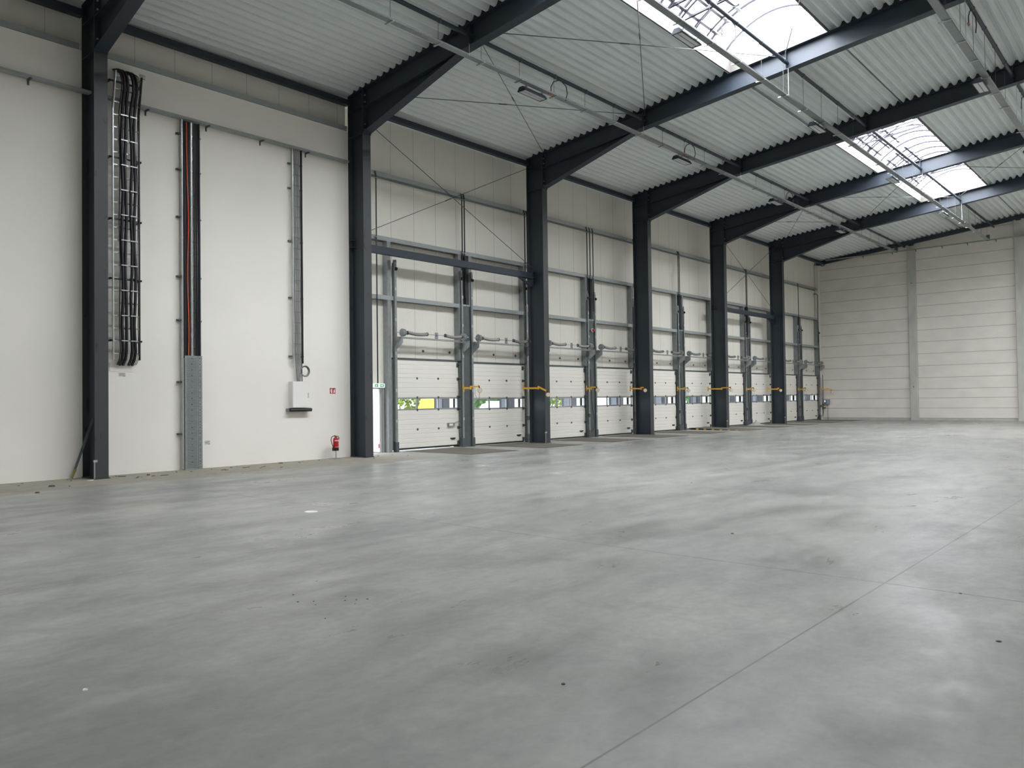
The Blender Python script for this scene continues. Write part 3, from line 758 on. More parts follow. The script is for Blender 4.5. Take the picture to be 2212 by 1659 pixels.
# loose cable loops with red plugs hanging from the roof tubes
def make_loop():
    t_ = thing('cable_drop', '', 'cable', (0, 0, 0), 'loose cable ends under the roof')
    MB().tube([(0, 0.0, 0.0), (-0.02, -0.25, -0.12), (-0.03, -0.36, -0.30), (-0.03, -0.36, -0.48)], 0.014, 7).build('cable', M['cable'], t_, True)
    MB().tube([(0, 0.1, 0.0), (0.02, 0.30, -0.10), (0.02, 0.36, -0.30), (0.02, 0.26, -0.55)], 0.014, 7).build('cable', M['cable'], t_, True)
    b = MB(); b.bar((-0.03, -0.48, -0.53), (-0.03, -0.26, -0.48), 0.03, 0.03); b.bar((-0.03, -0.36, -0.50), (-0.03, -0.36, -0.56), 0.03, 0.03); b.build('plug', mat('pink_plug', srgb(200, 110, 110), 0.5), t_)
    return t_
lp = make_loop(); first = True
for x, ys in ((4.45, (11.3, 19.2, 28.6, 36.9)), (9.4, (12.2,)), (14.05, (17.3, 25.6))):
    for y in ys:
        lab = 'loose black cable loop with pink plug %s, %s' % ('on the ' + XN[x], ('in the exit sign bay' if y < 15 else 'in the red beacon bay' if y < 23 else 'in the striped plate bay' if y < 31 else 'in the dust heap bay'))
        if first: lp.location = (x, y, TZ[x]-0.04); lp['label'] = lab; first = False
        else: dup(lp, (x, y, TZ[x]-0.04), lab)

# ------------------------------------------------------------------ skylights
def skylight(x0, x1, y0, y1, lab, detail=True, dome='dome'):
    H = 0.52; t_ = thing('barrel_skylight', lab, 'skylight', ((x0+x1)/2, y0, zr((x0+x1)/2)), 'barrel skylights')
    cx = (x0+x1)/2; zc = zr(cx); L_ = y1-y0; hw = (x1-x0)/2
    sl = 0.11 if cx < RIDGE else -0.11
    b = MB(); th = 0.05
    def Z(x): return sl*x
    b.prism([(-hw, Z(-hw)-0.02), (-hw-th, Z(-hw)-0.02), (-hw-th, Z(-hw)+H), (-hw, Z(-hw)+H)], 0, L_, 'y')
    b.prism([(hw, Z(hw)-0.02), (hw+th, Z(hw)-0.02), (hw+th, Z(hw)+H), (hw, Z(hw)+H)], 0, L_, 'y')
    for ya, yb in ((-th, 0), (L_, L_+th)):
        b.prism([(-hw-th, Z(-hw)-0.02), (hw+th, Z(hw)-0.02), (hw+th, Z(hw)+H), (-hw-th, Z(-hw)+H)], ya, yb, 'y')
    b.build('curb', M['curb'], t_)
    def arch(u, off=0.0):
        x = -hw+2*hw*u; return (x, Z(x)+H+0.02+0.62*math.sin(PI*u)**0.8*1.0+off)
    n = 16; b = MB()
    for q in range(n):
        p, r_ = arch(q/n), arch((q+1)/n)
        b.quad((p[0], 0, p[1]), (r_[0], 0, r_[1]), (r_[0], L_, r_[1]), (p[0], L_, p[1]))
    for yy in (0, L_):
        for q in range(n):
            p, r_ = arch(q/n), arch((q+1)/n)
            b.quad((p[0], yy, Z(p[0])+H), (r_[0], yy, Z(r_[0])+H), (r_[0], yy, r_[1]), (p[0], yy, p[1]))
    b.build('dome', M[dome], t_, True)
    if not detail: return t_
    y = 0.5
    while y < L_-0.3:
        b = MB(); pts = [(arch(q/14, -0.04)[0], y, arch(q/14, -0.04)[1]) for q in range(15)]
        b.tube(pts, 0.045, 6); b.build('rib', M['bar'], t_, True); y += 0.98
    for ya, yb in ((0.6, L_*0.47), (L_*0.53, L_-1.3)):
        for u in (0.08, 0.2, 0.33):
            p = arch(u, -0.10); MB().bar((p[0], ya, p[1]), (p[0], yb, p[1]), 0.10, 0.05).build('grid_bar', M['bar'], t_)
        # burglar-grid cross bars over the left half
        yy = ya+0.35
        while yy < yb:
            b = MB(); pts = [(arch(0.02+0.36*q/6, -0.13)[0], yy, arch(0.02+0.36*q/6, -0.13)[1]) for q in range(7)]
            b.tube(pts, 0.036, 5); b.build('cross_bar', M['bar'], t_); yy += 0.75
    for u in (0.80, 0.93):
        p = arch(u, -0.08); MB().bar((p[0], 1.0, p[1]), (p[0], L_-1.0, p[1]), 0.045, 0.045).build('purlin', M['bar'], t_)
    # opening gear: two cross members and a scissor actuator
    for yc in ((L_*0.27), (L_*0.78)):
        b = MB(); zl = Z(-hw)+H+0.05; zh = Z(hw)+H+0.05
        for dy in (-0.45, 0.45): b.bar((-hw+0.02, yc+dy, zl), (hw-0.02, yc+dy, zh), 0.08, 0.06)
        b.bar((-hw*0.3, yc-0.45, zl+0.12), (hw*0.55, yc+0.1, zh+0.28), 0.04, 0.04); b.bar((-hw*0.3, yc+0.45, zl+0.12), (hw*0.55, yc-0.1, zh+0.28), 0.04, 0.04)
        b.bar((-hw*0.1, yc, zl+0.15), (hw*0.6, yc, zl+0.3), 0.03, 0.03); b.build('opening_gear', M['bar'], t_)
        b = MB(); pts = [(-0.2+0.7*u, yc+0.5, zl+0.1-0.25*math.sin(PI*u)) for u in [q/10 for q in range(11)]]; b.tube(pts, 0.008, 5); b.build('cable', M['gcable'], t_, True)
    return t_
SL = ['unseen barrel skylight added for light behind the viewer', 'large bright barrel skylight at the top of the picture', 'far bright barrel skylight crossed by a roof beam']
for k, (a, c) in enumerate(SKY_RUNS):
    skylight(SX0, SX1, a, c, SL[k], k > 0)

skylight(MX0, MX1, MRUN[0], MRUN[1], 'unseen barrel skylight added for light beside the roof ridge', False, 'ridge_fill')
skylight(NX0, NX1, NRUN[0], NRUN[1], 'unseen long skylight added for light in the opposite roof slope', False, 'slope_fill')

# ------------------------------------------------------------------ wall tray along the white wall and end wall
def wall_tray(p, L_, along, lab, brs):
    t_ = thing('wall_cable_tray', lab, 'cable tray', p, 'cable trays on the walls')
    def bx(b, s0, s1, d0, d1, z0, z1):
        if along == 'y': b.box(d0, d1, s0, s1, z0, z1)
        else: b.box(s0, s1, -d1, -d0, z0, z1)
    b = MB(); bx(b, 0, L_, 0.02, 0.20, 0, 0.004); bx(b, 0, L_, 0.02, 0.024, 0.004, 0.055); bx(b, 0, L_, 0.196, 0.20, 0.004, 0.055); b.build('tray', M['galvl'], t_)
    for s in brs:
        b = MB()
        bx(b, s-0.02, s+0.02, 0, 0.21, -0.03, 0.0); bx(b, s-0.02, s+0.02, 0, 0.01, -0.12, 0.0)
        b.build('bracket', M['galvd'], t_)
    return t_
T = wall_tray((XWL+0.002, -7.0, 8.82), 14.4, 'y', 'bright galvanised cable tray running across the white wall', (1.4, 2.9, 4.4, 5.9, 8.45, 10.0, 11.55, 13.0))
MB().tube([(0.11, 0, 0.02), (0.11, 14.3, 0.02)], 0.02, 6).build('cables', M['gcable'], T)
wall_tray((-0.5, YE-0.24, 10.84), 22.0, 'x', 'galvanised cable tray running along the top of the end wall', (0.8, 2.4, 4.2, 5.6, 7.1, 8.5, 10.0, 11.6))
# coiled cable in the corner
b = MB(); b.tube([(0.16*math.cos(a_*PI/8), 0, 0.16*math.sin(a_*PI/8)) for a_ in range(33)], 0.022, 7)
o = b.build('cable_coil', M['cable'], None, True); o.location = (-0.75, YE-0.30, 10.68); tag(o, 'black cable coil hanging high in the corner at the end wall', 'cable')

# ------------------------------------------------------------------ cable ladders on the white wall
# (1) wide ladder with thick black cables
t_ = thing('cable_ladder', 'wide cable ladder carrying thick black cables, right of the nearest column', 'cable ladder', (XWL, 0.58, 2.7))
YL = 0.60
for yy, m in ((0.0, 'galvb'), (YL, 'cable')):
    b = MB(); b.box(0.23, 0.29, yy-0.012, yy+0.012, 0.0, 5.9); b.bar((0.26, yy, 5.88), (0.38, yy+0.02, 6.75), 0.024, 0.06); b.build('side_rail', M[m], t_)
z = 0.15
while z < 5.9:
    MB().box(0.235, 0.265, 0, YL, z-0.014, z+0.014).build('rung', M['galvb'], t_); z += 0.295
while z < 6.8:
    dx = (z-5.9)*0.14; MB().box(0.24+dx, 0.27+dx, 0, YL, z-0.014, z+0.014).build('rung', M['galvb'], t_); z += 0.295
for z in (0.45, 1.9, 3.3, 4.75, 6.55):
    b = MB(); b.box(0, 0.24, -0.07, -0.03, z-0.02, z+0.02); b.box(0, 0.24, YL+0.03, YL+0.07, z-0.02, z+0.02); b.box(0.22, 0.24, -0.07, YL+0.07, z-0.02, z+0.02); b.build('wall_bracket', M['galvd'], t_)
def riser(y, r, wob=0.02, top=6.85):
    pts = [(0.02, y+0.05, -0.10), (0.20, y+0.03, 0.02), (0.31, y+0.01, 0.2)]
    for q in range(1, 10): pts.append((0.31, y+wob*math.sin(q*1.7+y*20), 0.2+5.6*q/9))
    pts += [(0.36, y+0.01, 6.15), (0.40, y+0.02, 6.35), (0.41, y+0.02, 6.5), (0.38, y+0.01, 6.65), (0.31, y, 6.77), (0.20, y-0.01, 6.85), (0.09, y-0.02, 6.89), (-0.02, y-0.03, 6.90)]
    return pts
for y, r in ((0.19, 0.036), (0.268, 0.036), (0.40, 0.036), (0.478, 0.036)):
    MB().tube(riser(y, r), r, 10).build('thick_cable', M['cable'], t_, True)
for y, r in ((0.13, 0.012), (0.54, 0.008), (0.57, 0.007)):
    MB().tube(riser(y, r, 0.012), r, 7).build('thin_cable', M['cable'], t_, True)
z = 0.15+0.295
k = 0
while z < 6.8:
    dx = max(0, (z-5.9)*0.12)
    if k % 2 == 0:
        for ya, yb in ((0.155, 0.315), (0.365, 0.525)): MB().box(0.34+dx, 0.352+dx, ya, yb, z-0.012, z+0.012).build('clamp', M['galvb'], t_)
    z += 0.295; k += 1
o = MB().box(0, 0.012, 0, 0.62, 0, 0.20); o = o.build('wall_patch', M['render']); o.location = (XWL, 0.60, 2.44); tag(o, 'rough pale plaster patch under the wide cable ladder', 'patch')
# (2) ladder with perforated cover
t_ = thing('cable_ladder', 'narrow cable ladder with one orange cable and a perforated cover to the floor', 'cable ladder', (XWL, 2.28, 0))
for yy in (0.0, 0.46):
    b = MB(); b.box(0.06, 0.16, yy, yy+0.02, 0.02, 8.80); b.build('side_rail', M['galvb' if yy == 0 else 'galvd'], t_)
MB().box(0.13, 0.15, 0.24, 0.27, 2.8, 8.78).build('divider', M['galvb'], t_)
z = 3.05
while z < 8.7: MB().box(0.07, 0.09, 0.02, 0.46, z-0.015, z+0.015).build('rung', M['galvb'], t_); z += 0.3
b = MB()
for q in range(5): b.tube([(0.12, 0.045+q*0.042, 2.8), (0.12, 0.045+q*0.042, 8.78)], 0.021, 7)
b.build('cable_bundle', M['cable'], t_, True)
b = MB()
for q in range(3): b.tube([(0.12, 0.35+q*0.04, 2.8), (0.12, 0.345+q*0.04+0.01*q, 5.5), (0.12, 0.35+q*0.035, 8.78)], 0.02, 7)
b.build('cable_bundle', M['cable'], t_, True)
pts = [(0.155, 0.15+0.015*math.sin(q*0.9)+(0.0 if q < 12 else -0.04*(q-12)/3), 2.8+5.95*q/15) for q in range(16)]
MB().tube(pts, 0.014, 7).build('orange_cable', M['orange'], t_, True)
for z in (0.9, 2.2, 3.75, 4.85, 6.35, 7.55, 8.45):
    b = MB(); b.box(0, 0.06, -0.09, -0.01, z-0.02, z+0.02); b.box(0.06, 0.10, -0.07, 0, z-0.015, z+0.015); b.box(0, 0.06, 0.48, 0.55, z-0.02, z+0.02); b.build('wall_bracket', M['galvd'], t_)
cv = MB(); cv.box(0.165, 0.17, 0.05, 0.50, 0.0, 2.86); cv.box(0.15, 0.165, 0.05, 0.06, 0.0, 2.86); cv.box(0.15, 0.165, 0.49, 0.50, 0, 2.86)
cvo = cv.build('perforated_cover', M['galv'], t_)
b = MB(); z = 0.05
q = 0
while z < 2.8:
    b.box(0.1701, 0.1712, 0.10, 0.36, z, z+0.013)
    if q % 2 == 0: b.box(0.1701, 0.1712, 0.42, 0.455, z, z+0.013)
    z += 0.038; q += 1
b.build('slot_rows', M['galvd'], cvo)
b = MB(); z = 0.18
while z < 2.85: b.box(0.1712, 0.1718, 0.215, 0.245, z, z+0.015); b.box(0.1712, 0.1718, 0.43, 0.45, z, z+0.015); z += 0.145
b.build('fixing_holes', M['black'], cvo)
MB().box(0.1715, 0.173, 0.385, 0.395, 0.02, 2.84).build('seam', M['galvd'], cvo)
# (3) ladder down to the white cabinet
t_ = thing('cable_ladder', 'slim cable ladder with grey cables leading down to the white cabinet', 'cable ladder', (XWL, 5.48, 0))
for yy, m in ((0.0, 'galvb'), (0.30, 'cable')):
    MB().box(0.06, 0.14, yy, yy+0.02, 2.75, 8.82).build('side_rail', M[m], t_)
z = 3.0
while z < 8.7: MB().box(0.07, 0.09, 0.02, 0.30, z-0.012, z+0.012).build('rung', M['galvb'], t_); z += 0.3
for q in range(4):
    y = 0.07+q*0.055
    pts = [(0.13, 0.12+0.03*q, 2.20), (0.12, 0.10+q*0.045, 2.5), (0.11, y, 3.0)] + [(0.11, y+0.012*math.sin(k_*1.9+q), 3.0+k_*0.7) for k_ in range(1, 9)] + [(0.11, y, 8.8)]
    MB().tube(pts, 0.012 if q else 0.016, 7).build('grey_cable', M['gcable'], t_, True)
MB().tube([(0.13, 0.27, 2.2), (0.12, 0.27, 3.0), (0.12, 0.27, 8.8)], 0.013, 7).build('black_cable', M['cable'], t_, True)
for z in (2.95, 4.6, 6.2, 7.7, 8.4):
    b = MB(); b.box(0, 0.06, -0.08, 0, z-0.02, z+0.02); b.box(0, 0.06, 0.32, 0.38, z-0.02, z+0.02); b.build('wall_bracket', M['galvd'], t_)
b = MB()
for q in range(4):
    b.tube([(0.17+0.012*q, 0.33+(0.12+0.008*q)*math.cos(a_*PI/8), 2.53+(0.13+0.008*q)*math.sin(a_*PI/8)) for a_ in range(17)], 0.012, 6)
o = b.build('cable_coil', M['gcable'], None, True); o.location = (XWL, 5.48, 0); tag(o, 'coil of grey cable hanging above the white wall cabinet', 'cable')
t_ = thing('wall_cabinet', 'white metal wall cabinet on the white wall, cables entering its top', 'cabinet', (XWL, 5.40, 1.50))
MB().box(0.0, 0.19, 0, 0.58, 0, 0.74).build('body', M['white'], t_)
dr = MB().box(0.19, 0.205, 0.01, 0.57, 0.01, 0.73).build('door', M['white'], t_)
MB().box(0.205, 0.215, 0.49, 0.52, 0.28, 0.42).build('latch', M['paper'], dr)
t_ = thing('cable_duct', 'black pipe section on a grey bracket right under the white cabinet', 'pipe', (XWL, 5.32, 1.40))
MB().tube([(0.14, 0.03, 0.04), (0.14, 0.72, 0.04)], 0.05, 14).build('pipe', M['cable'], t_, True)
MB().box(0, 0.10, -0.02, 0.70, -0.01, 0.085).build('bracket', M['galv'], t_)

# notes on the wall
def note(y, z, w_, h_, lab):
    t_ = thing('paper_note', lab, 'note', (XWL+0.001, y, z), 'paper notes on the white wall')
    MB().box(0, 0.003, 0, w_, 0, h_).build('sheet', M['paper'], t_)
    b = MB()
    for q in range(3): b.box(0.003, 0.004, 0.015, w_-0.02-0.02*q, h_-0.022-0.022*q, h_-0.016-0.022*q)
    b.box(0.003, 0.004, w_*0.62, w_*0.95, 0.006, 0.018); b.build('print', M['ink'], t_)
note(0.80, 2.32, 0.16, 0.09, 'small paper note below the wide cable ladder')
note(2.92, 0.60, 0.15, 0.10, 'small paper note low on the wall beside the perforated cover')
note(1.30, 9.57, 0.15, 0.12, 'grey paper note high beside the thick cable bend')
# fire sign
t_ = thing('fire_sign', 'red and white fire extinguisher sign on the white wall', 'sign', (XWL+0.002, 6.77, 1.89))
MB().box(0, 0.004, 0, 0.21, 0, 0.18).build('board', M['white'], t_)
MB().box(0.004, 0.006, 0.008, 0.202, 0.008, 0.172).build('field', M['red'], t_)
b = MB(); b.box(0.006, 0.0075, 0.045, 0.09, 0.02, 0.11); b.prism([(0.05, 0.11), (0.085, 0.11), (0.075, 0.13), (0.06, 0.13)], 0.006, 0.0075, 'x'); b.box(0.006, 0.0075, 0.045, 0.10, 0.135, 0.150); b.prism([(0.025, 0.06), (0.035, 0.06), (0.055, 0.14), (0.045, 0.15)], 0.006, 0.0075, 'x')
b.prism([(0.13, 0.03), (0.175, 0.03), (0.185, 0.06), (0.175, 0.09), (0.185, 0.14), (0.165, 0.115), (0.16, 0.15), (0.145, 0.11), (0.135, 0.12), (0.14, 0.08), (0.125, 0.06)], 0.006, 0.0075, 'x')
b.build('pictogram', M['white'], t_)
# fire extinguisher on its stand
t_ = thing('fire_extinguisher', 'red fire extinguisher with black hose on a metal stand by the white wall', 'fire extinguisher', (-0.42, 6.76, 0))
def lathe(b, prof, k=20):
    b.tube([(0, 0, z) for r, z in prof], [r for r, z in prof], k)
b = MB(); lathe(b, [(0.03, 0.30), (0.078, 0.305), (0.08, 0.32), (0.08, 0.555), (0.072, 0.59), (0.045, 0.615), (0.025, 0.62)]); cyl = b.build('cylinder', M['red'], t_, True)
b = MB(); lathe(b, [(0.082, 0.235), (0.083, 0.24), (0.083, 0.315), (0.082, 0.32)]); b.build('base_ring', M['black'], t_, True)
b = MB()
for q in range(-3, 4):
    pass
for za, zb, rr in ((0.515, 0.54, 0.0815), (0.345, 0.352, 0.0815)):
    n = len(b.v)
    for q in range(9):
        an = -1.0+q*0.22; b.v += [(rr*math.cos(an), rr*math.sin(an), za), (rr*math.cos(an), rr*math.sin(an), zb)]
    for q in range(8): b.f.append((n+2*q, n+2*q+2, n+2*q+3, n+2*q+1)); b.m.append(0)
b.build('label_band', M['white'], t_)
b = MB(); lathe(b, [(0.03, 0.615), (0.03, 0.65), (0.02, 0.67)]); b.bar((0, 0, 0.66), (0.0, -0.05, 0.675), 0.03, 0.02); b.build('valve', mat('brass', srgb(110, 90, 60), 0.4, 0.6), t_)
MB().tube([(0, 0.01, 0.655), (0, 0.06, 0.655), (0.0, 0.10, 0.62), (0, 0.115, 0.56)], 0.010, 8).build('lever', M['black'], t_, True)
MB().tube([(0, -0.02, 0.655), (0.0, -0.09, 0.665), (0, -0.15, 0.63), (0.0, -0.17, 0.55), (0, -0.14, 0.45), (0.01, -0.10, 0.34), (0.02, -0.09, 0.28)], 0.011, 8).build('hose', M['black'], t_, True)
MB().box(-0.02, 0.04, -0.115, -0.078, 0.235, 0.34).build('hose_holder', M['black'], t_)
b = MB(); b.box(-0.012, 0.012, -0.012, 0.012, 0.02, 0.24); b.build('stand_post', M['galvb'], t_)
b = MB(); b.box(-0.12, 0.12, -0.015, 0.015, 0.0, 0.02); b.box(0.09, 0.12, -0.17, 0.17, 0.0, 0.02); b.box(-0.12, -0.09, -0.17, 0.17, 0.0, 0.02); b.build('stand_foot', M['galvb'], t_)
# leaning bar and small rods at the columns
t_ = thing('metal_bar', 'grey metal bar leaning against the foot of the nearest column', 'bar', (-0.56, -0.28, 0.0))
MB().bar((0, 0, 0.02), (0.10, 0.42, 1.36), 0.03, 0.05).build('bar', M['galvd'], t_)
b = MB().bar((0.002, 0.0, 0.03), (0.018, 0.07, 0.22), 0.034, 0.054); b.build('yellow_tape', mat('dirty_yellow', srgb(140, 125, 60), 0.7), t_)
for i in (0, 2, 4, 5):
    yy = YC[i]
    t_ = thing('earthing_strap', 'thin steel earthing strap at the foot of the %s column' % COLN[i], 'strap', (0.01, yy-0.03, 0), 'earthing straps')
    MB().box(0, 0.012, 0, 0.03, 0, 0.42).build('strap', M['galv'], t_); MB().box(-0.01, 0.03, -0.01, 0.07, 0.38, 0.43).build('clamp', M['galvb'], t_)

# ------------------------------------------------------------------ dock levellers
LV = [(10.05, 12.25), (13.6, 15.8), (17.62, 19.85), (21.26, 23.47), (25.33, 27.54), None, (33.06, 35.27), (36.78, 39.0), (40.93, 43.15), (44.6, 46.8)]
for k, e in enumerate(LV):
    if not e: continue
    t_ = thing('dock_leveller', 'flush grey steel dock plate in the floor before the %s dock door from the exit' % ORD[k], 'dock plate', (-1.15, e[0], 0), 'flush dock plates')
    L_ = e[1]-e[0]
    MB().box(0.03, 2.97, 0.03, L_-0.03, 0.0005, 0.012).build('deck_plate', M['plate'], t_)
    b = MB(); b.box(0, 3.0, 0, 0.03, 0.0005, 0.008); b.box(0, 3.0, L_-0.03, L_, 0.0005, 0.008); b.box(2.97, 3.0, 0.03, L_-0.03, 0.0005, 0.008); b.build('edge_frame', M['galvd'], t_)
t_ = thing('dock_leveller', 'raised steel dock plate with yellow and black striped side', 'dock plate', (-1.15, 28.98, 0))
b = MB(); b.prism([(0.0, 0.0005), (3.2, 0.0005), (3.2, 0.006), (0.0, 0.09)], 0.02, 2.2, 'y'); b.build('deck_plate', M['plate'], t_)
n = 14
for q in range(n):
    x0 = 0.15+q*3.0/n+(0.05 if q % 2 else -0.03); x1 = 0.15+(q+1)*3.0/n+(-0.03 if q % 2 else 0.05)
    f0 = 0.09*(1-x0/3.2); f1 = 0.09*(1-x1/3.2)
    b = MB(); b.prism([(x0, 0.001), (x1, 0.001), (x1, max(f1, 0.003)), (x0, f0)], 0.0, 0.019, 'y'); b.build('stripe', M['yellow'] if q % 2 else M['black'], t_)
# dust heap
t_ = MB(); rings = []
for q in range(9):
    u = q/8; rings.append((0.58*(1-u)**1.7+0.03, 0.30*u**1.6))
t_.tube([(0, 0, z+0.001*i) for i, (r, z) in enumerate(rings)], [r for r, z in rings], 18)
o = t_.build('dust_heap', M['dust'], None, True); o.location = (-0.66, 35.95, 0.0)
for v in o.data.vertices: v.co.x *= 1+0.15*math.sin(v.co.z*20+v.co.y*6); v.co.y *= 1+0.12*math.cos(v.co.x*9)
tag(o, 'grey dust heap at the foot of the post between two far dock doors', 'heap')

# ------------------------------------------------------------------ yellow dock light arms
def arm(base, elbow, end, lab, hang=True):
    base, elbow, end = map(Vector, (base, elbow, end)); t_ = thing('dock_light', lab, 'lamp', base, 'yellow dock light arms')
    e = elbow-base; n_ = end-base; up_ = Vector((0, 0, 0.05))
    MB().tube([(0, 0, -0.12), (0, 0, 0.12)], 0.025, 10).build('pivot', M['yellow'], t_)
    MB().bar((0, 0, 0), e, 0.04, 0.07).build('lower_arm', M['yellow'], t_)
    MB().tube([e-Vector((0, 0, 0.05)), e+up_+Vector((0, 0, 0.03))], 0.03, 10).build('elbow', M['yellow'], t_)
    MB().bar(e+up_, n_, 0.035, 0.055).build('upper_arm', M['yellow'], t_)
    hd = n_+Vector((0.03, 0.02, -0.13)); d = Vector((0.75, -0.6, -0.05)).normalized()
    h = MB().tube([hd-d*0.09, hd-d*0.05, hd+d*0.02, hd+d*0.06], [0.035, 0.06, 0.08, 0.085], 16); hh = h.build('lamp_head', M['yellow'], t_, True)
    MB().tube([hd+d*0.061, hd+d*0.068], 0.068, 16).build('lens', M['lens'], hh)
    MB().tube([n_+Vector((0, 0, 0.04)), hd+Vector((0, 0, 0.08))], 0.022, 8).build('swivel', M['black'], t_)
    if hang:
        p = e.lerp(n_, 0.5)+up_*0.5
        MB().tube([p, p+(hd-p)*0.1+Vector((0, 0, -0.25)), p.lerp(hd, 0.5)+Vector((0, 0, -0.42)), p.lerp(hd, 0.9)+Vector((0, 0, -0.30)), hd], 0.008, 6).build('cable', M['gcable'], t_, True)
ARMS = [  # base, elbow, end
 ((-1.0, 12.60, 2.08), (-0.45, 12.42, 2.07), (-0.25, 12.60, 2.12), 'in front of the second dock door, lamp hanging down', True),
 ((-1.0, 15.88, 2.08), (-0.22, 15.82, 2.07), (0.26, 15.72, 1.95), 'reaching across the third column', False),
 ((-1.0, 19.98, 2.08), (-0.50, 19.61, 2.07), (-0.30, 19.69, 2.13), 'between the third and fourth dock doors', True),
 ((-1.0, 23.36, 2.08), (-0.39, 23.30, 2.07), (-0.18, 23.20, 2.12), 'folded in front of the fourth column', False),
 ((-1.0, 27.65, 2.08), (-0.50, 27.41, 2.07), (-0.30, 27.37, 2.11), 'between the fifth and sixth dock doors', True),
 ((-1.0, 30.85, 2.08), (-0.19, 30.79, 2.07), (0.32, 30.69, 2.13), 'reaching across the fifth column', False),
 ((-1.0, 35.50, 2.08), (-0.60, 35.15, 2.07), (-0.35, 34.95, 2.13), 'above the dust heap', True),
 ((-1.0, 38.40, 2.08), (-0.35, 38.35, 2.07), (-0.19, 38.25, 2.12), 'folded in front of the farthest column', False),
 ((-1.0, 43.18, 2.08), (-0.60, 42.90, 2.07), (-0.40, 42.75, 2.15), 'between the last two dock doors', True),
 ((-1.0, 47.05, 2.08), (-0.50, 46.95, 2.07), (-0.35, 47.30, 2.02), 'in front of the concrete end wall', False),
]
for a_, e_, n_, lab, hg in ARMS: arm(a_, e_, n_, 'yellow jointed dock light arm ' + lab, hg)
# red beacon
t_ = thing('alarm_beacon', 'small red and white alarm beacon on the post between the third and fourth dock doors', 'beacon', (-1.06, 20.52, 4.58))
MB().tube([(0, 0, 0), (0.06, 0, 0)], 0.075, 14).build('base', M['white'], t_, True); MB().tube([(0.06, 0, 0), (0.11, -0.0, 0)], [0.06, 0.045], 14).build('dome', M['red'], t_, True)
# end wall control box, pipes
t_ = thing('control_box', 'small lit blue control box on the end wall beside the last dock door', 'control box', (-0.90, YE-0.15, 1.05))
MB().box(0, 0.36, 0, 0.12, 0, 0.34).build('housing', M['galv'], t_); MB().box(0.02, 0.16, -0.008, -0.001, 0.05, 0.31).build('front', M['blue'], t_); MB().box(0.04, 0.10, -0.012, -0.009, 0.14, 0.28).build('display', M['screen'], t_)
MB().tube([(0.22, 0.10, 0), (0.22, 0.10, -1.04)], 0.014, 7).build('conduit', M['galv'], t_)
MB().tube([(-0.12, -0.02, 0.02), (0.0, -0.02, -0.03), (0.15, 0.03, -0.03), (0.17, 0.05, 0.0)], 0.014, 7).build('cable', M['cable'], t_, True)
t_ = thing('wall_pipe', 'thin dark vertical pipe with a bend on the end wall corner', 'pipe', (-1.02, YE-0.13, 0.25))
MB().tube([(0.0, 0.1, 2.8), (0.05, 0, 2.82), (0.06, 0, 2.7), (0.06, 0, 0.0)], 0.018, 8).build('pipe', M['cable'], t_, True)
for z in (0.4, 1.6, 2.5): MB().box(0.03, 0.09, -0.01, 0.06, z-0.015, z+0.015).build('clip', M['galvb'], t_)
t_ = thing('door_stop', 'small dark bracket low on the end wall below the control box', 'bracket', (-0.93, YE-0.12, 0.78)); MB().box(-0.06, 0.08, 0, 0.10, 0, 0.05).build('arm', M['black'], t_); MB().box(0.06, 0.10, 0.02, 0.09, -0.02, 0.09).build('pad', M['galvd'], t_)

# ------------------------------------------------------------------ debris on the floor
def chunk(x, y, s, lab, m='lump', flat=0.5, grp='debris along the white wall'):
    b = MB(); k = 7; st = random.random()*6
    pts = [(s*(0.7+0.4*random.random())*math.cos(st+2*PI*q/k), s*(0.7+0.4*random.random())*math.sin(st+2*PI*q/k)) for q in range(k)]
    n = len(b.v)
    b.v += [(p[0], p[1], 0) for p in pts]+[(p[0]*0.7, p[1]*0.75, s*flat*(0.6+0.4*random.random())) for p in pts]
    b.f.append(tuple(n+k+q for q in range(k))); b.m.append(0); b.f.append(tuple(n+q for q in reversed(range(k)))); b.m.append(0)
    for q in range(k): b.f.append((n+q, n+(q+1) % k, n+k+(q+1) % k, n+k+q)); b.m.append(0)
    o = b.build('debris_chunk', M[m]); o.location = (x, y, 0.0); tag(o, lab, 'debris', grp); return o
SPOT = [(0.05, 1.15, 0.055, 'dark brown lump lying near the wall under the wide cable ladder', 'lump'), (0.85, -1.15, 0.07, 'dark brown lump on the floor left of the nearest column', 'lump'),
        (1.9, -1.75, 0.05, 'small brown lump on the floor at the left picture edge', 'lump'), (-0.35, 4.9, 0.06, 'grey-brown lump against the wall below the white cabinet', 'lump'),
        (0.15, -0.15, 0.07, 'crumpled pale plastic scrap at the foot of the nearest column', 'paper')]
for x, y, s, lab, m in SPOT: chunk(x, y, s, lab, m, 0.5 if m == 'lump' else 0.25)
for q in range(46):
    y = random.uniform(-2.0, 9.2); x = -0.55+abs(random.gauss(0, 0.75))+0.05
    if 6.4 < y < 7.9 and x < 0.3: continue
    if -0.1 < y < 0.45 and x < 0.2: continue
    chunk(x, y, random.uniform(0.012, 0.035), 'tiny crumb of rubble in the dirt strip along the white wall', random.choice(['lump', 'lump', 'dust', 'wood']), 0.5, 'rubble crumbs in the dirt strip')
for q in range(10):
    y = random.uniform(0.5, 6.3); x = random.uniform(-0.4, 0.9); a_ = random.uniform(0, PI); l_ = random.uniform(0.04, 0.10)
    o = MB().bar((-l_*math.cos(a_), -l_*math.sin(a_), 0.008), (l_*math.cos(a_), l_*math.sin(a_), 0.012), 0.02, 0.012).build('wood_splinter', M['wood']); o.location = (x, y, 0)
    tag(o, 'thin wood splinter lying in the dirt strip along the white wall', 'debris', 'wood splinters in the dirt strip')
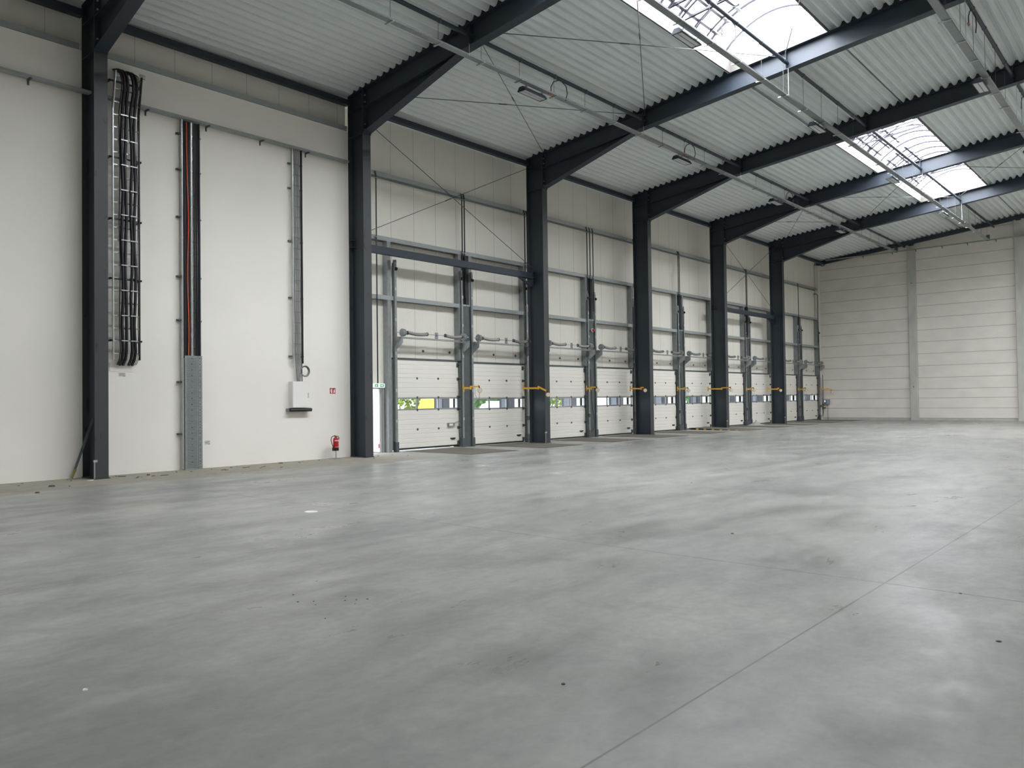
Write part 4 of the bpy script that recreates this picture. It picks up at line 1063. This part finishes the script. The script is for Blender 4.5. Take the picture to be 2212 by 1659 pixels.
for x, y, s, lab, m in ((15.67, -3.35, 0.014, 'small dark crumb alone on the floor in the lower middle', 'lump'),):
    chunk(x, y, s, lab, m, 0.5, None)
for (x, y, s, lab) in ((17.43, -0.9, 0.02, 'small black chip on the bare floor at the right'), (14.2, 1.9, 0.026, 'dark chip on the bare floor beyond the joint'),
                       (16.95, 0.36, 0.016, 'dark crumb lying on the long floor joint at the right')):
    chunk(x, y, s, lab, 'black', 0.35, 'chips on the bare floor')
o = chunk(8.34, -0.07, 0.12, 'thin white scrap on the floor near the long joint', 'paper', 0.03, None)
o = chunk(13.58, -5.17, 0.016, 'tiny white crumb on the near floor at the left', 'white', 0.5, None)
for q in range(12):
    chunk(13.1+random.gauss(0, 0.22), -3.1+random.gauss(0, 0.2), random.uniform(0.006, 0.012), 'tiny dark crumb in a loose scatter on the open floor', 'black', 0.4, 'scatter of dark crumbs')

# ------------------------------------------------------------------ outside the doors
for k, (a, c) in enumerate(DOORS):
    t_ = thing('dock_shelter', 'dark dock shelter outside, seen through the window of the %s dock door from the exit' % ORD[k], 'dock shelter', (-1.78, a, -1.2), 'dock shelters outside')
    L_ = c-a
    MB().box(-0.75, 0.04, L_+0.02, L_+0.30, 0, 4.6).build('side_cushion', M['shelter'], t_)
    MB().box(-0.60, -0.30, L_-0.005, L_+0.019, 0, 4.5).build('side_curtain', M['shelterl'], t_)
    MB().box(-0.75, -0.02, -0.22, -0.06, 0, 4.6).build('side_cushion', M['shelter'], t_)
    MB().box(-0.95, -0.02, -0.22, L_+0.30, 4.3, 4.6).build('top_curtain', M['shelter'], t_)
def truck(x, y, L_, H_, body, low, lab, rz=0.0):
    t_ = thing('truck', lab, 'truck', (x, y, -1.2), None, rz)
    b = MB(); b.box(-1.2, 1.2, 1.6, L_, 0.9, H_); b.build('cargo_box', M[body], t_)
    if low: MB().box(1.201, 1.215, 1.6, L_, 0.9, H_-0.30).build('side_stripe', M[low], t_)
    b = MB(); b.prism([(0.0, 0.4), (1.55, 0.4), (1.55, H_-0.15), (1.0, H_-0.25), (0.25, 1.7), (0.0, 1.5)], -1.1, 1.1, 'x'); cb = b.build('cab', M[body], t_)
    MB().prism([(0.36, 1.75), (0.95, H_-0.4), (0.93, H_-0.38), (0.33, 1.76)], -0.95, 0.95, 'x').build('windscreen', M['glass'], cb)
    for yy in (0.8, L_-1.2):
        for xx in (-1.05, 0.8): MB().tube([(xx, yy, 0.45), (xx+0.25, yy, 0.45)], 0.45, 16).build('wheel', M['tyre'], t_, True)
truck(-35.2, 41.6, 3.9, 3.6, 'vanyellow', None, 'yellow truck outside behind the first dock door window')
truck(-24.0, 37.9, 5.5, 2.75, 'white', 'vangreen', 'white truck with green lower half outside behind the second dock door window')
truck(-30.0, 62.0, 6.5, 3.2, 'white', 'vanred', 'white truck with red stripe outside behind the fourth dock door window')
import bmesh
def tree(x, y, h, r, m, lab):
    t_ = thing('tree', lab, 'tree', (x, y, -1.2), 'trees beyond the yard')
    MB().tube([(0, 0, 0), (0.05, 0, h*0.5)], [0.14, 0.09], 8).build('trunk', M['bark'], t_, True)
    b = MB(); rnd = random.Random(int(x*13+y*7))
    for q in range(1100):
        th = rnd.uniform(0, 2*PI); ph = math.acos(rnd.uniform(-1, 1)); rr = r*(rnd.random()**0.35)
        c = Vector((rr*math.sin(ph)*math.cos(th), rr*math.sin(ph)*math.sin(th), h*0.58+rr*math.cos(ph)*h*0.42/r))
        s = rnd.uniform(0.18, 0.38); a_ = Vector((rnd.gauss(0, 1), rnd.gauss(0, 1), rnd.gauss(0, 1))).normalized(); d = a_.orthogonal().normalized(); e = a_.cross(d)
        b.quad(c+d*s, c+e*s*0.6, c-d*s, c-e*s*0.6)
    b.build('foliage', M[m], t_)
TR = [(-44, y) for y in range(44, 129, 6)]
for q, (x, y) in enumerate(TR):
    m = 'leafy' if q in (0, 1, 5) else 'leaf'
    tree(x+(q % 3)-1, y, 5.6+(q*7 % 5)*0.3, 2.9, m, ('yellow-green' if m == 'leafy' else 'mid-green')+' leafy tree beyond the yard, seen through the dock door windows')
